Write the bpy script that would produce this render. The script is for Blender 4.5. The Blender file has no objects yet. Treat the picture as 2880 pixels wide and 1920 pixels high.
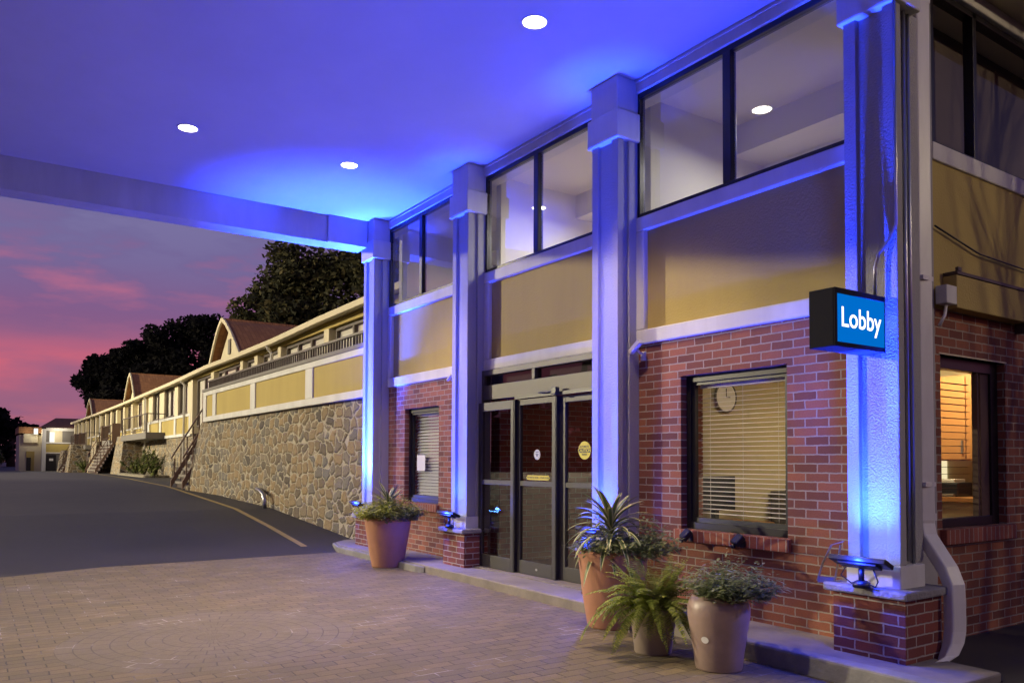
import bpy, bmesh, math, random
from mathutils import Vector, Matrix
R_ = math.radians
rnd = random.Random(7)
SC = bpy.context.scene
# ------------------------------------------------------------------ camera
cam_d = bpy.data.cameras.new("camera"); cam = bpy.data.objects.new("camera", cam_d)
SC.collection.objects.link(cam); SC.camera = cam
yaw, pitch, roll = R_(55.7705), R_(1.8813), R_(0.2321)
cy, sy, cp, sp = math.cos(yaw), math.sin(yaw), math.cos(pitch), math.sin(pitch)
fw = Vector((-sy*cp, cy*cp, sp)); rt = Vector((cy, sy, 0)); up = rt.cross(fw)
rt2 = rt*math.cos(roll)+up*math.sin(roll); up2 = up*math.cos(roll)-rt*math.sin(roll)
mw = Matrix((rt2, up2, -fw)).transposed().to_4x4(); mw.translation = Vector((0, -5.18, 1.36))
cam.matrix_world = mw
cam_d.sensor_width = 36; cam_d.lens = 2244.15/2880*36; cam_d.shift_y = (1222.23-960)/2880
cam_d.clip_end = 3000; cam_d.clip_start = 0.05
# ------------------------------------------------------------------ render
SC.render.engine = 'CYCLES'
SC.cycles.max_bounces = 7; SC.cycles.diffuse_bounces = 4; SC.cycles.glossy_bounces = 3; SC.cycles.transparent_max_bounces = 12
SC.cycles.caustics_reflective = False; SC.cycles.caustics_refractive = False
SC.cycles.sample_clamp_indirect = 4.0; SC.cycles.use_denoising = True
SC.view_settings.view_transform = 'Standard'; SC.view_settings.look = 'None'
SC.view_settings.exposure = 0.22; SC.view_settings.gamma = 1.0
# ------------------------------------------------------------------ node helpers
def nn(nt, t, **kw):
    n = nt.nodes.new(t)
    for k, v in kw.items():
        if k.startswith('i_'):
            key = k[2:]; n.inputs[int(key) if key.isdigit() else key.replace('_', ' ')].default_value = v
        else: setattr(n, k, v)
    return n
def math_(nt, op, a, b=None, clamp=False):
    n = nt.nodes.new('ShaderNodeMath'); n.operation = op; n.use_clamp = clamp
    for i, v in enumerate((a, b)):
        if v is None: continue
        if isinstance(v, (int, float)): n.inputs[i].default_value = v
        else: nt.links.new(v, n.inputs[i])
    return n.outputs[0]
def ramp(nt, fac, stops, interp='LINEAR'):
    n = nt.nodes.new('ShaderNodeValToRGB'); n.color_ramp.interpolation = interp
    e = n.color_ramp.elements
    while len(e) < len(stops): e.new(0.5)
    for x, (p, c) in zip(e, stops):
        x.position = p; x.color = (c[0], c[1], c[2], 1)
    nt.links.new(fac, n.inputs[0]); return n.outputs[0]
def mixc(nt, fac, a, b, mode='MIX'):
    n = nt.nodes.new('ShaderNodeMix'); n.data_type = 'RGBA'; n.blend_type = mode
    for i, v in ((0, fac), (6, a), (7, b)):
        if isinstance(v, (int, float)): n.inputs[i].default_value = v
        elif isinstance(v, tuple): n.inputs[i].default_value = (*v[:3], 1)
        else: nt.links.new(v, n.inputs[i])
    return n.outputs[2]
# ------------------------------------------------------------------ world : dusk sky with clouds
W = bpy.data.worlds.new("World"); SC.world = W; W.use_nodes = True
wt = W.node_tree; wt.nodes.clear()
tc = nn(wt, 'ShaderNodeTexCoord'); sx = nn(wt, 'ShaderNodeSeparateXYZ'); wt.links.new(tc.outputs['Generated'], sx.inputs[0])
el = sx.outputs[2]
az = math_(wt, 'ARCTAN2', sx.outputs[1], math_(wt, 'MULTIPLY', sx.outputs[0], -1.0))      # 0 towards -x
base = ramp(wt, math_(wt, 'MAXIMUM', el, 0.0), [(0.0, (.29, .105, .14)), (.05, (.25, .095, .165)), (.10, (.23, .095, .18)),
        (.16, (.18, .085, .195)), (.22, (.135, .10, .235)), (.30, (.115, .11, .26)), (.5, (.06, .065, .19)), (1.0, (.03, .035, .12))])
mp = nn(wt, 'ShaderNodeCombineXYZ')
wt.links.new(math_(wt, 'MULTIPLY', az, 2.4), mp.inputs[0]); wt.links.new(math_(wt, 'MULTIPLY', el, 9.0), mp.inputs[1])
no1 = nn(wt, 'ShaderNodeTexNoise', i_Scale=2.1, i_Detail=6.0, i_Roughness=.5); wt.links.new(mp.outputs[0], no1.inputs['Vector'])
# low salmon band of cloud, strongest near elevation 0.13
def gauss(x, c, w):
    d = math_(wt, 'DIVIDE', math_(wt, 'SUBTRACT', x, c), w)
    return math_(wt, 'POWER', 2.718, math_(wt, 'MULTIPLY', math_(wt, 'MULTIPLY', d, d), -1.0))
warp = math_(wt, 'ADD', el, math_(wt, 'MULTIPLY', math_(wt, 'SUBTRACT', no1.outputs[0], .5), .09))
b1 = math_(wt, 'MULTIPLY', gauss(warp, .110, .021), ramp(wt, no1.outputs[0], [(.34, (.25,)*3), (.62, (1,)*3)]))
b1 = math_(wt, 'MULTIPLY', b1, ramp(wt, math_(wt, 'ADD', az, .4), [(.30, (.75,)*3), (.62, (1,)*3)]))
c1 = mixc(wt, math_(wt, 'MULTIPLY', b1, .72, True), base, (.72, .115, .125))
no2 = nn(wt, 'ShaderNodeTexNoise', i_Scale=3.3, i_Detail=5.0, i_Roughness=.55); wt.links.new(mp.outputs[0], no2.inputs['Vector'])
b2 = math_(wt, 'MULTIPLY', gauss(el, .195, .045), ramp(wt, no2.outputs[0], [(.48, (0,)*3), (.68, (1,)*3)]))
c2 = mixc(wt, math_(wt, 'MULTIPLY', b2, .48, True), c1, (.50, .13, .19))
b3 = math_(wt, 'MULTIPLY', gauss(el, .038, .018), ramp(wt, no1.outputs[0], [(.50, (0,)*3), (.75, (1,)*3)]))
c3 = mixc(wt, math_(wt, 'MULTIPLY', b3, .9, True), c2, (.85, .16, .09))
b4 = math_(wt, 'MULTIPLY', gauss(el, .27, .06), ramp(wt, no2.outputs[0], [(.40, (1,)*3), (.55, (0,)*3)]))
c4 = mixc(wt, math_(wt, 'MULTIPLY', b4, .5, True), c3, (.17, .15, .30))
bg = nn(wt, 'ShaderNodeBackground', i_Strength=1.1); wt.links.new(c4, bg.inputs[0])
wo = nn(wt, 'ShaderNodeOutputWorld'); wt.links.new(bg.outputs[0], wo.inputs[0])
# ------------------------------------------------------------------ materials
def mat(name, col, rough=.6, metal=0., spec=.5, bump=None, var=None, emit=None, coat=0., streak=0):
    m = bpy.data.materials.new(name); m.use_nodes = True; nt = m.node_tree; b = nt.nodes['Principled BSDF']
    b.inputs['Base Color'].default_value = (*col, 1); b.inputs['Roughness'].default_value = rough
    b.inputs['Metallic'].default_value = metal; b.inputs['Specular IOR Level'].default_value = spec
    b.inputs['Coat Weight'].default_value = coat
    if emit:
        b.inputs['Emission Color'].default_value = (*emit[0], 1); b.inputs['Emission Strength'].default_value = emit[1]
    t = nn(nt, 'ShaderNodeTexCoord')
    if var:      # (scale, amount, second colour)
        n = nn(nt, 'ShaderNodeTexNoise', i_Scale=var[0], i_Detail=6.0, i_Roughness=.65); mpp = nn(nt, 'ShaderNodeMapping'); mpp.inputs['Scale'].default_value = (2, 2, .4) if streak else (1, 1, 1)
        nt.links.new(t.outputs['Object'], mpp.inputs['Vector']); nt.links.new(mpp.outputs[0], n.inputs['Vector'])
        f = ramp(nt, n.outputs[0], [(.35, (0,)*3), (.68, (var[1],)*3)])
        nt.links.new(mixc(nt, f, col, var[2]), b.inputs['Base Color'])
    if bump:     # (scale, strength, distance)
        n = nn(nt, 'ShaderNodeTexNoise', i_Scale=bump[0], i_Detail=3.0, i_Roughness=.6); nt.links.new(t.outputs['Object'], n.inputs['Vector'])
        bp = nn(nt, 'ShaderNodeBump', i_Strength=bump[1], i_Distance=bump[2]); nt.links.new(n.outputs[0], bp.inputs['Height'])
        nt.links.new(bp.outputs[0], b.inputs['Normal'])
    return m
def brick_mat(name, c1, c2, mortar, bw=.2, rh=.0677, ms=.0055, coords='UV', rough=.85, grime=(.10, .05, .04)):
    m = bpy.data.materials.new(name); m.use_nodes = True; nt = m.node_tree; b = nt.nodes['Principled BSDF']
    t = nn(nt, 'ShaderNodeTexCoord')
    n0 = nn(nt, 'ShaderNodeTexNoise', i_Scale=22.0, i_Detail=2.0); nt.links.new(t.outputs[coords], n0.inputs['Vector'])
    sc = nn(nt, 'ShaderNodeVectorMath', operation='MULTIPLY_ADD'); nt.links.new(n0.outputs['Color'], sc.inputs[0])
    sc.inputs[1].default_value = (.012, .009, 0); nt.links.new(t.outputs[coords], sc.inputs[2])
    br = nn(nt, 'ShaderNodeTexBrick', i_Scale=1.0, i_Mortar_Size=ms, i_Mortar_Smooth=.25, i_Bias=0.0, i_Brick_Width=bw, i_Row_Height=rh)
    br.offset = .5
    br.inputs['Color1'].default_value = (*c1, 1); br.inputs['Color2'].default_value = (*c2, 1); br.inputs['Mortar'].default_value = (*mortar, 1)
    nt.links.new(sc.outputs[0], br.inputs['Vector'])
    n1 = nn(nt, 'ShaderNodeTexNoise', i_Scale=2.2, i_Detail=6.0, i_Roughness=.7); nt.links.new(t.outputs[coords], n1.inputs['Vector'])
    c = mixc(nt, ramp(nt, n1.outputs[0], [(.46, (0,)*3), (.85, (.45,)*3)]), br.outputs[0], grime)
    n2 = nn(nt, 'ShaderNodeTexNoise', i_Scale=90.0, i_Detail=3.0); nt.links.new(t.outputs[coords], n2.inputs['Vector'])
    c = mixc(nt, .25, c, n2.outputs[0], 'OVERLAY')
    nt.links.new(c, b.inputs['Base Color']); b.inputs['Roughness'].default_value = rough
    h = math_(nt, 'ADD', math_(nt, 'MULTIPLY', br.outputs[1], -1.0), math_(nt, 'MULTIPLY', n2.outputs[0], .35))
    bp = nn(nt, 'ShaderNodeBump', i_Strength=.9, i_Distance=.008); nt.links.new(h, bp.inputs['Height']); nt.links.new(bp.outputs[0], b.inputs['Normal'])
    return m
def stone_mat(name, sx=.31, sy=.20):
    m = bpy.data.materials.new(name); m.use_nodes = True; nt = m.node_tree; b = nt.nodes['Principled BSDF']
    t = nn(nt, 'ShaderNodeTexCoord')
    n0 = nn(nt, 'ShaderNodeTexNoise', i_Scale=4.0, i_Detail=4.0); nt.links.new(t.outputs['UV'], n0.inputs['Vector'])
    sc = nn(nt, 'ShaderNodeVectorMath', operation='MULTIPLY_ADD'); nt.links.new(n0.outputs['Color'], sc.inputs[0])
    sc.inputs[1].default_value = (.22, .16, 0); nt.links.new(t.outputs['UV'], sc.inputs[2])
    n9 = nn(nt, 'ShaderNodeTexNoise', i_Scale=17.0, i_Detail=3.0); nt.links.new(t.outputs['UV'], n9.inputs['Vector'])
    sc2 = nn(nt, 'ShaderNodeVectorMath', operation='MULTIPLY_ADD'); nt.links.new(n9.outputs['Color'], sc2.inputs[0])
    sc2.inputs[1].default_value = (.075, .055, 0); nt.links.new(sc.outputs[0], sc2.inputs[2])
    mp = nn(nt, 'ShaderNodeVectorMath', operation='MULTIPLY'); nt.links.new(sc2.outputs[0], mp.inputs[0]); mp.inputs[1].default_value = (1/sx, 1/sy, 0)
    v1 = nn(nt, 'ShaderNodeTexVoronoi', voronoi_dimensions='2D', feature='F1', distance='CHEBYCHEV', i_Scale=1.0, i_Randomness=.85); nt.links.new(mp.outputs[0], v1.inputs['Vector'])
    v3 = nn(nt, 'ShaderNodeTexVoronoi', voronoi_dimensions='2D', feature='F2', distance='CHEBYCHEV', i_Scale=1.0, i_Randomness=.85); nt.links.new(mp.outputs[0], v3.inputs['Vector'])
    ed = math_(nt, 'SUBTRACT', v3.outputs['Distance'], v1.outputs['Distance'])
    sep = nn(nt, 'ShaderNodeSeparateColor'); nt.links.new(v1.outputs['Color'], sep.inputs[0])
    cc = ramp(nt, sep.outputs[0], [(0.0, (.085, .075, .07)), (.25, (.21, .165, .105)), (.5, (.27, .205, .12)), (.7, (.15, .135, .115)), (.85, (.17, .165, .155)), (1.0, (.23, .19, .14))])
    n2 = nn(nt, 'ShaderNodeTexNoise', i_Scale=28.0, i_Detail=6.0, i_Roughness=.7); nt.links.new(t.outputs['UV'], n2.inputs['Vector'])
    cc = mixc(nt, .45, mixc(nt, 1.0, cc, (1.12, 1.06, .98), 'MULTIPLY'), n2.outputs[0], 'OVERLAY')
    mk = ramp(nt, ed, [(.05, (1,)*3), (.15, (0,)*3)])
    nt.links.new(mixc(nt, mk, cc, (.44, .385, .285)), b.inputs['Base Color']); b.inputs['Roughness'].default_value = .9
    h = math_(nt, 'ADD', ramp(nt, ed, [(0, (0,)*3), (.35, (1,)*3)], 'EASE'), math_(nt, 'MULTIPLY', n2.outputs[0], .5))
    bp = nn(nt, 'ShaderNodeBump', i_Strength=1.0, i_Distance=.04); nt.links.new(h, bp.inputs['Height']); nt.links.new(bp.outputs[0], b.inputs['Normal'])
    return m
def glass_mat(name, tint=(.9, .92, .92), boost=1.6):
    m = bpy.data.materials.new(name); m.use_nodes = True; nt = m.node_tree; nt.nodes.clear()
    o = nn(nt, 'ShaderNodeOutputMaterial'); tr = nn(nt, 'ShaderNodeBsdfTransparent'); tr.inputs[0].default_value = (*tint, 1)
    gl = nn(nt, 'ShaderNodeBsdfGlossy', i_Roughness=.0); ge = nn(nt, 'ShaderNodeNewGeometry'); dt = nn(nt, 'ShaderNodeVectorMath', operation='DOT_PRODUCT')
    nt.links.new(ge.outputs['Normal'], dt.inputs[0]); nt.links.new(ge.outputs['Incoming'], dt.inputs[1])
    c1 = math_(nt, 'SUBTRACT', 1.0, math_(nt, 'ABSOLUTE', dt.outputs['Value']))
    fs = math_(nt, 'ADD', math_(nt, 'MULTIPLY', math_(nt, 'POWER', c1, 5.0), .96), .045)
    f = math_(nt, 'MULTIPLY', fs, boost, True)
    mx = nn(nt, 'ShaderNodeMixShader'); nt.links.new(f, mx.inputs[0]); nt.links.new(tr.outputs[0], mx.inputs[1]); nt.links.new(gl.outputs[0], mx.inputs[2])
    nt.links.new(mx.outputs[0], o.inputs[0]); return m
def leaf_mat(name, stops, rough=.5, spec=.4):
    m = bpy.data.materials.new(name); m.use_nodes = True; nt = m.node_tree; b = nt.nodes['Principled BSDF']
    g = nn(nt, 'ShaderNodeNewGeometry'); c = ramp(nt, g.outputs['Random Per Island'], stops)
    nt.links.new(c, b.inputs['Base Color']); b.inputs['Roughness'].default_value = rough; b.inputs['Specular IOR Level'].default_value = spec
    tl = nn(nt, 'ShaderNodeBsdfTranslucent'); nt.links.new(c, tl.inputs[0]); mx = nn(nt, 'ShaderNodeMixShader', i_0=.35)
    nt.links.new(b.outputs[0], mx.inputs[1]); nt.links.new(tl.outputs[0], mx.inputs[2]); nt.links.new(mx.outputs[0], nt.nodes['Material Output'].inputs[0])
    return m
def stripe_leaf_mat(name, edge, mid):
    m = bpy.data.materials.new(name); m.use_nodes = True; nt = m.node_tree; b = nt.nodes['Principled BSDF']
    t = nn(nt, 'ShaderNodeTexCoord'); s = nn(nt, 'ShaderNodeSeparateXYZ'); nt.links.new(t.outputs['UV'], s.inputs[0])
    c = ramp(nt, s.outputs[0], [(0.0, edge), (.2, edge), (.3, mid), (.7, mid), (.8, edge), (1.0, edge)])
    nt.links.new(c, b.inputs['Base Color']); b.inputs['Roughness'].default_value = .4; return m
def emit_mat(name, col, s):
    m = bpy.data.materials.new(name); m.use_nodes = True; nt = m.node_tree; nt.nodes.clear()
    o = nn(nt, 'ShaderNodeOutputMaterial'); e = nn(nt, 'ShaderNodeEmission', i_Strength=s); e.inputs[0].default_value = (*col, 1)
    nt.links.new(e.outputs[0], o.inputs[0]); return m
def paver_mat():
    m = bpy.data.materials.new('paver'); m.use_nodes = True; nt = m.node_tree; b = nt.nodes['Principled BSDF']
    t = nn(nt, 'ShaderNodeTexCoord'); s = nn(nt, 'ShaderNodeSeparateXYZ'); nt.links.new(t.outputs['Object'], s.inputs[0])
    n0 = nn(nt, 'ShaderNodeTexNoise', i_Scale=9.0, i_Detail=2.0); nt.links.new(t.outputs['Object'], n0.inputs['Vector'])
    cx, cyy, rad = -6.4, -3.6, 1.06
    dx = math_(nt, 'SUBTRACT', s.outputs[0], cx); dy = math_(nt, 'SUBTRACT', s.outputs[1], cyy)
    r = math_(nt, 'SQRT', math_(nt, 'ADD', math_(nt, 'MULTIPLY', dx, dx), math_(nt, 'MULTIPLY', dy, dy)))
    an = math_(nt, 'ARCTAN2', dy, dx)
    j1 = math_(nt, 'MULTIPLY', math_(nt, 'SUBTRACT', n0.outputs[0], .5), .02)
    def bk(u, v, w, h):
        c = nn(nt, 'ShaderNodeCombineXYZ'); nt.links.new(u, c.inputs[0]); nt.links.new(v, c.inputs[1])
        k = nn(nt, 'ShaderNodeTexBrick', i_Scale=1.0, i_Mortar_Size=.0045, i_Mortar_Smooth=.2, i_Brick_Width=w, i_Row_Height=h); k.offset = .5
        k.inputs['Color1'].default_value = (.215, .165, .082, 1); k.inputs['Color2'].default_value = (.145, .118, .064, 1); k.inputs['Mortar'].default_value = (.05, .04, .035, 1)
        nt.links.new(c.outputs[0], k.inputs['Vector']); return k
    k1 = bk(math_(nt, 'ADD', s.outputs[1], j1), math_(nt, 'ADD', s.outputs[0], j1), .215, .108)
    k2 = bk(math_(nt, 'MULTIPLY', an, .62), math_(nt, 'ADD', r, math_(nt, 'MULTIPLY', j1, .5)), .13, .118)
    inside = math_(nt, 'LESS_THAN', r, rad)
    c = mixc(nt, inside, k1.outputs[0], mixc(nt, .75, k2.outputs[0], (.18, .15, .10)))
    c = mixc(nt, math_(nt, 'MULTIPLY', inside, k2.outputs[1]), c, (.09, .075, .07))
    hgt = mixc(nt, inside, k1.outputs[1], k2.outputs[1])
    n1 = nn(nt, 'ShaderNodeTexNoise', i_Scale=1.1, i_Detail=7.0, i_Roughness=.62); nt.links.new(t.outputs['Object'], n1.inputs['Vector'])
    c = mixc(nt, ramp(nt, n1.outputs[0], [(.38, (0,)*3), (.72, (.65,)*3)]), c, (.16, .128, .085))
    n3 = nn(nt, 'ShaderNodeTexNoise', i_Scale=2.3, i_Detail=5.0); nt.links.new(t.outputs['Object'], n3.inputs['Vector'])
    # pale dust caught in some joints
    dust = math_(nt, 'MULTIPLY', hgt, ramp(nt, n3.outputs[0], [(.55, (0,)*3), (.66, (.9,)*3)]))
    c = mixc(nt, dust, c, (.45, .40, .36))
    n2 = nn(nt, 'ShaderNodeTexNoise', i_Scale=110.0, i_Detail=3.0); nt.links.new(t.outputs['Object'], n2.inputs['Vector'])
    c = mixc(nt, .35, c, n2.outputs[0], 'OVERLAY')
    nt.links.new(c, b.inputs['Base Color'])
    nt.links.new(ramp(nt, n1.outputs[0], [(.3, (.55,)*3), (.7, (.8,)*3)]), b.inputs['Roughness'])
    h = math_(nt, 'ADD', math_(nt, 'MULTIPLY', hgt, -1.0), math_(nt, 'MULTIPLY', n2.outputs[0], .25))
    bp = nn(nt, 'ShaderNodeBump', i_Strength=.8, i_Distance=.006); nt.links.new(h, bp.inputs['Height']); nt.links.new(bp.outputs[0], b.inputs['Normal'])
    return m
M = dict(
    brick=brick_mat('red brick', (.155, .048, .030), (.35, .118, .058), (.38, .315, .24), ms=.006),
    pier=brick_mat('dark red brick', (.13, .034, .028), (.24, .06, .045), (.38, .32, .28), ms=.006),
    sillbrick=brick_mat('rowlock brick', (.25, .06, .04), (.33, .10, .06), (.40, .33, .28), bw=.068, rh=.3),
    vbrick=brick_mat('vestibule brick', (.20, .05, .04), (.30, .08, .06), (.36, .30, .26)),
    stone=stone_mat('field stone'), paver=paver_mat(),
    white=mat('pale grey stucco', (.40, .39, .38), .8, bump=(70, .7, .012), var=(1.2, .5, (.33, .32, .31)), streak=1),
    trim=mat('white painted trim', (.66, .65, .625), .7, bump=(45, .25, .006), var=(1.2, .7, (.50, .485, .455)), streak=1),
    yellow=mat('yellow stucco', (.45, .345, .105), .85, bump=(60, .5, .008), var=(1.1, .55, (.38, .285, .09)), streak=1),
    cream=mat('cream paint', (.62, .545, .37), .7, var=(2.0, .4, (.52, .455, .30))),
    ceil=mat('ceiling paint', (.60, .59, .585), .75, bump=(3, .2, .02), var=(.7, .5, (.50, .49, .485))),
    bronze=mat('dark bronze frame', (.018, .016, .018), .38, .3),
    leafmetal=mat('dark door metal', (.045, .041, .040), .45, .25, var=(5, .4, (.035, .032, .03))),
    signbox=mat('dark sign box', (.020, .019, .024), .6, 0, .04),
    alu=mat('bronze aluminium', (.095, .086, .075), .5, .2, var=(5, .4, (.075, .068, .06))),
    glass=glass_mat('window glass', boost=1.7), upglass=glass_mat('coated upper glass', (.84, .87, .88), 4.2), motelglass=glass_mat('motel glass', (.92, .92, .9), .55), doorglass=glass_mat('door glass', (.66, .64, .66), 1.5),
    slat=mat('blind slat', (.84, .82, .77), .5), concrete=mat('concrete', (.26, .23, .20), .85, bump=(35, .4, .008), var=(3, .8, (.16, .14, .125))),
    kerb=mat('grey kerb', (.25, .24, .24), .8, bump=(25, .5, .01), var=(4, .8, (.15, .145, .15))),
    cap=mat('stone cap', (.28, .27, .27), .7, bump=(18, .9, .02), var=(6, .8, (.19, .18, .18))),
    asphalt=mat('asphalt', (.042, .038, .039), .62, bump=(160, .5, .006), var=(.45, .9, (.026, .024, .025))),
    yline=mat('yellow line paint', (.42, .30, .09), .7, var=(9, .8, (.25, .20, .10))),
    terra=mat('terracotta', (.50, .24, .14), .75, bump=(40, .2, .004), var=(3.5, .7, (.38, .18, .105))),
    claypot=mat('grey brown pot', (.32, .25, .20), .55, var=(5, .5, (.21, .16, .135))),
    urn=mat('glazed urn', (.36, .25, .205), .4, coat=.12, var=(4, .8, (.23, .165, .14))),
    soil=mat('soil', (.03, .022, .017), .95, bump=(60, 1, .02)),
    black=mat('black plastic', (.012, .012, .014), .4), steel=mat('galvanised steel', (.45, .45, .46), .35, .9, var=(6, .5, (.35, .35, .36))),
    gutter=mat('white gutter metal', (.80, .78, .74), .38, var=(2.5, .6, (.62, .59, .54)), streak=1), pilaster=mat('weathered pilaster', (.40, .39, .38), .8, var=(1, .6, (.28, .27, .26)), streak=1),
    rail=mat('brown railing', (.07, .05, .04), .5), brown=mat('brown board', (.13, .075, .05), .65), grey=mat('grey board', (.17, .155, .14), .7),
    shingle=brick_mat('brown shingle', (.46, .22, .085), (.36, .165, .065), (.22, .10, .04), bw=.3, rh=.14, ms=.006, grime=(.30, .14, .06)),
    wallin=mat('office wall', (.50, .44, .28), .85), ceilin=mat('room ceiling', (.74, .70, .62), .85), wood=mat('cabinet wood', (.40, .19, .06), .45, var=(3, .6, (.32, .14, .045))),
    carpet=mat('floor tile', (.26, .19, .14), .5), curtain=mat('sheer curtain', (.72, .69, .62), .9), dark=mat('dark fabric', (.035, .03, .032), .7),
    paper=mat('paper', (.78, .76, .72), .7), stickyellow=mat('yellow sticker', (.70, .58, .03), .5), ink=mat('sticker ink', (.02, .02, .02), .5),
    stickwhite=mat('white sticker', (.72, .74, .80), .5), stickblue=mat('blue ink', (.05, .09, .25), .5),
    bark=mat('bark', (.05, .038, .03), .9), gravel=mat('planting bed', (.33, .29, .21), .9, bump=(14, 1, .08), var=(8, .9, (.15, .13, .09))),
    tree=leaf_mat('tree foliage', [(0, (.016, .018, .012)), (.5, (.036, .036, .020)), (.85, (.075, .070, .032)), (1, (.14, .115, .05))], .7, .2),
    farwood=leaf_mat('distant foliage', [(0, (.010, .010, .012)), (.6, (.016, .016, .016)), (1, (.032, .030, .024))], .8, .1),
    shrub=leaf_mat('shrub leaf', [(0, (.06, .085, .02)), (.6, (.13, .16, .04)), (1, (.26, .26, .09))]),
    lime=leaf_mat('lime leaf', [(0, (.24, .28, .04)), (.5, (.46, .48, .10)), (1, (.64, .62, .22))], .4),
    greens=leaf_mat('dull green leaf', [(0, (.11, .14, .05)), (.6, (.23, .26, .10)), (1, (.40, .40, .20))], .4),
    fern=leaf_mat('fern leaf', [(0, (.15, .20, .03)), (.6, (.28, .33, .055)), (1, (.44, .46, .11))], .45),
    herb=leaf_mat('grey green leaf', [(0, (.12, .16, .07)), (.6, (.23, .27, .13)), (1, (.36, .38, .22))], .5),
    drac=stripe_leaf_mat('striped leaf', (.50, .47, .22), (.10, .15, .04)),
    petal=leaf_mat('white petal', [(0, (.70, .68, .75)), (1, (.85, .82, .85))]), petalblue=leaf_mat('blue petal', [(0, (.18, .2, .65)), (.5, (.5, .5, .8)), (1, (.7, .7, .85))]),
    lamp=emit_mat('lamp disc', (1, .93, .82), 14), led=emit_mat('blue led', (.12, .35, 1), 30), letter=emit_mat('lit letter', (1, .97, .93), 1.6),
    signface=emit_mat('lit sign face', (.0, .13, .52), 1.0), fluor=emit_mat('lit interior lamp', (1, .9, .6), 6), doorway=emit_mat('lit doorway', (1, .85, .5), .9),
    amberlamp=emit_mat('amber lamp', (1, .8, .5), 25), litwin=emit_mat('lit balcony lamp', (.95, .93, .85), 1.2), red=emit_mat('red reflection lamp', (1, .12, .05), 1.5))
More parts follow.
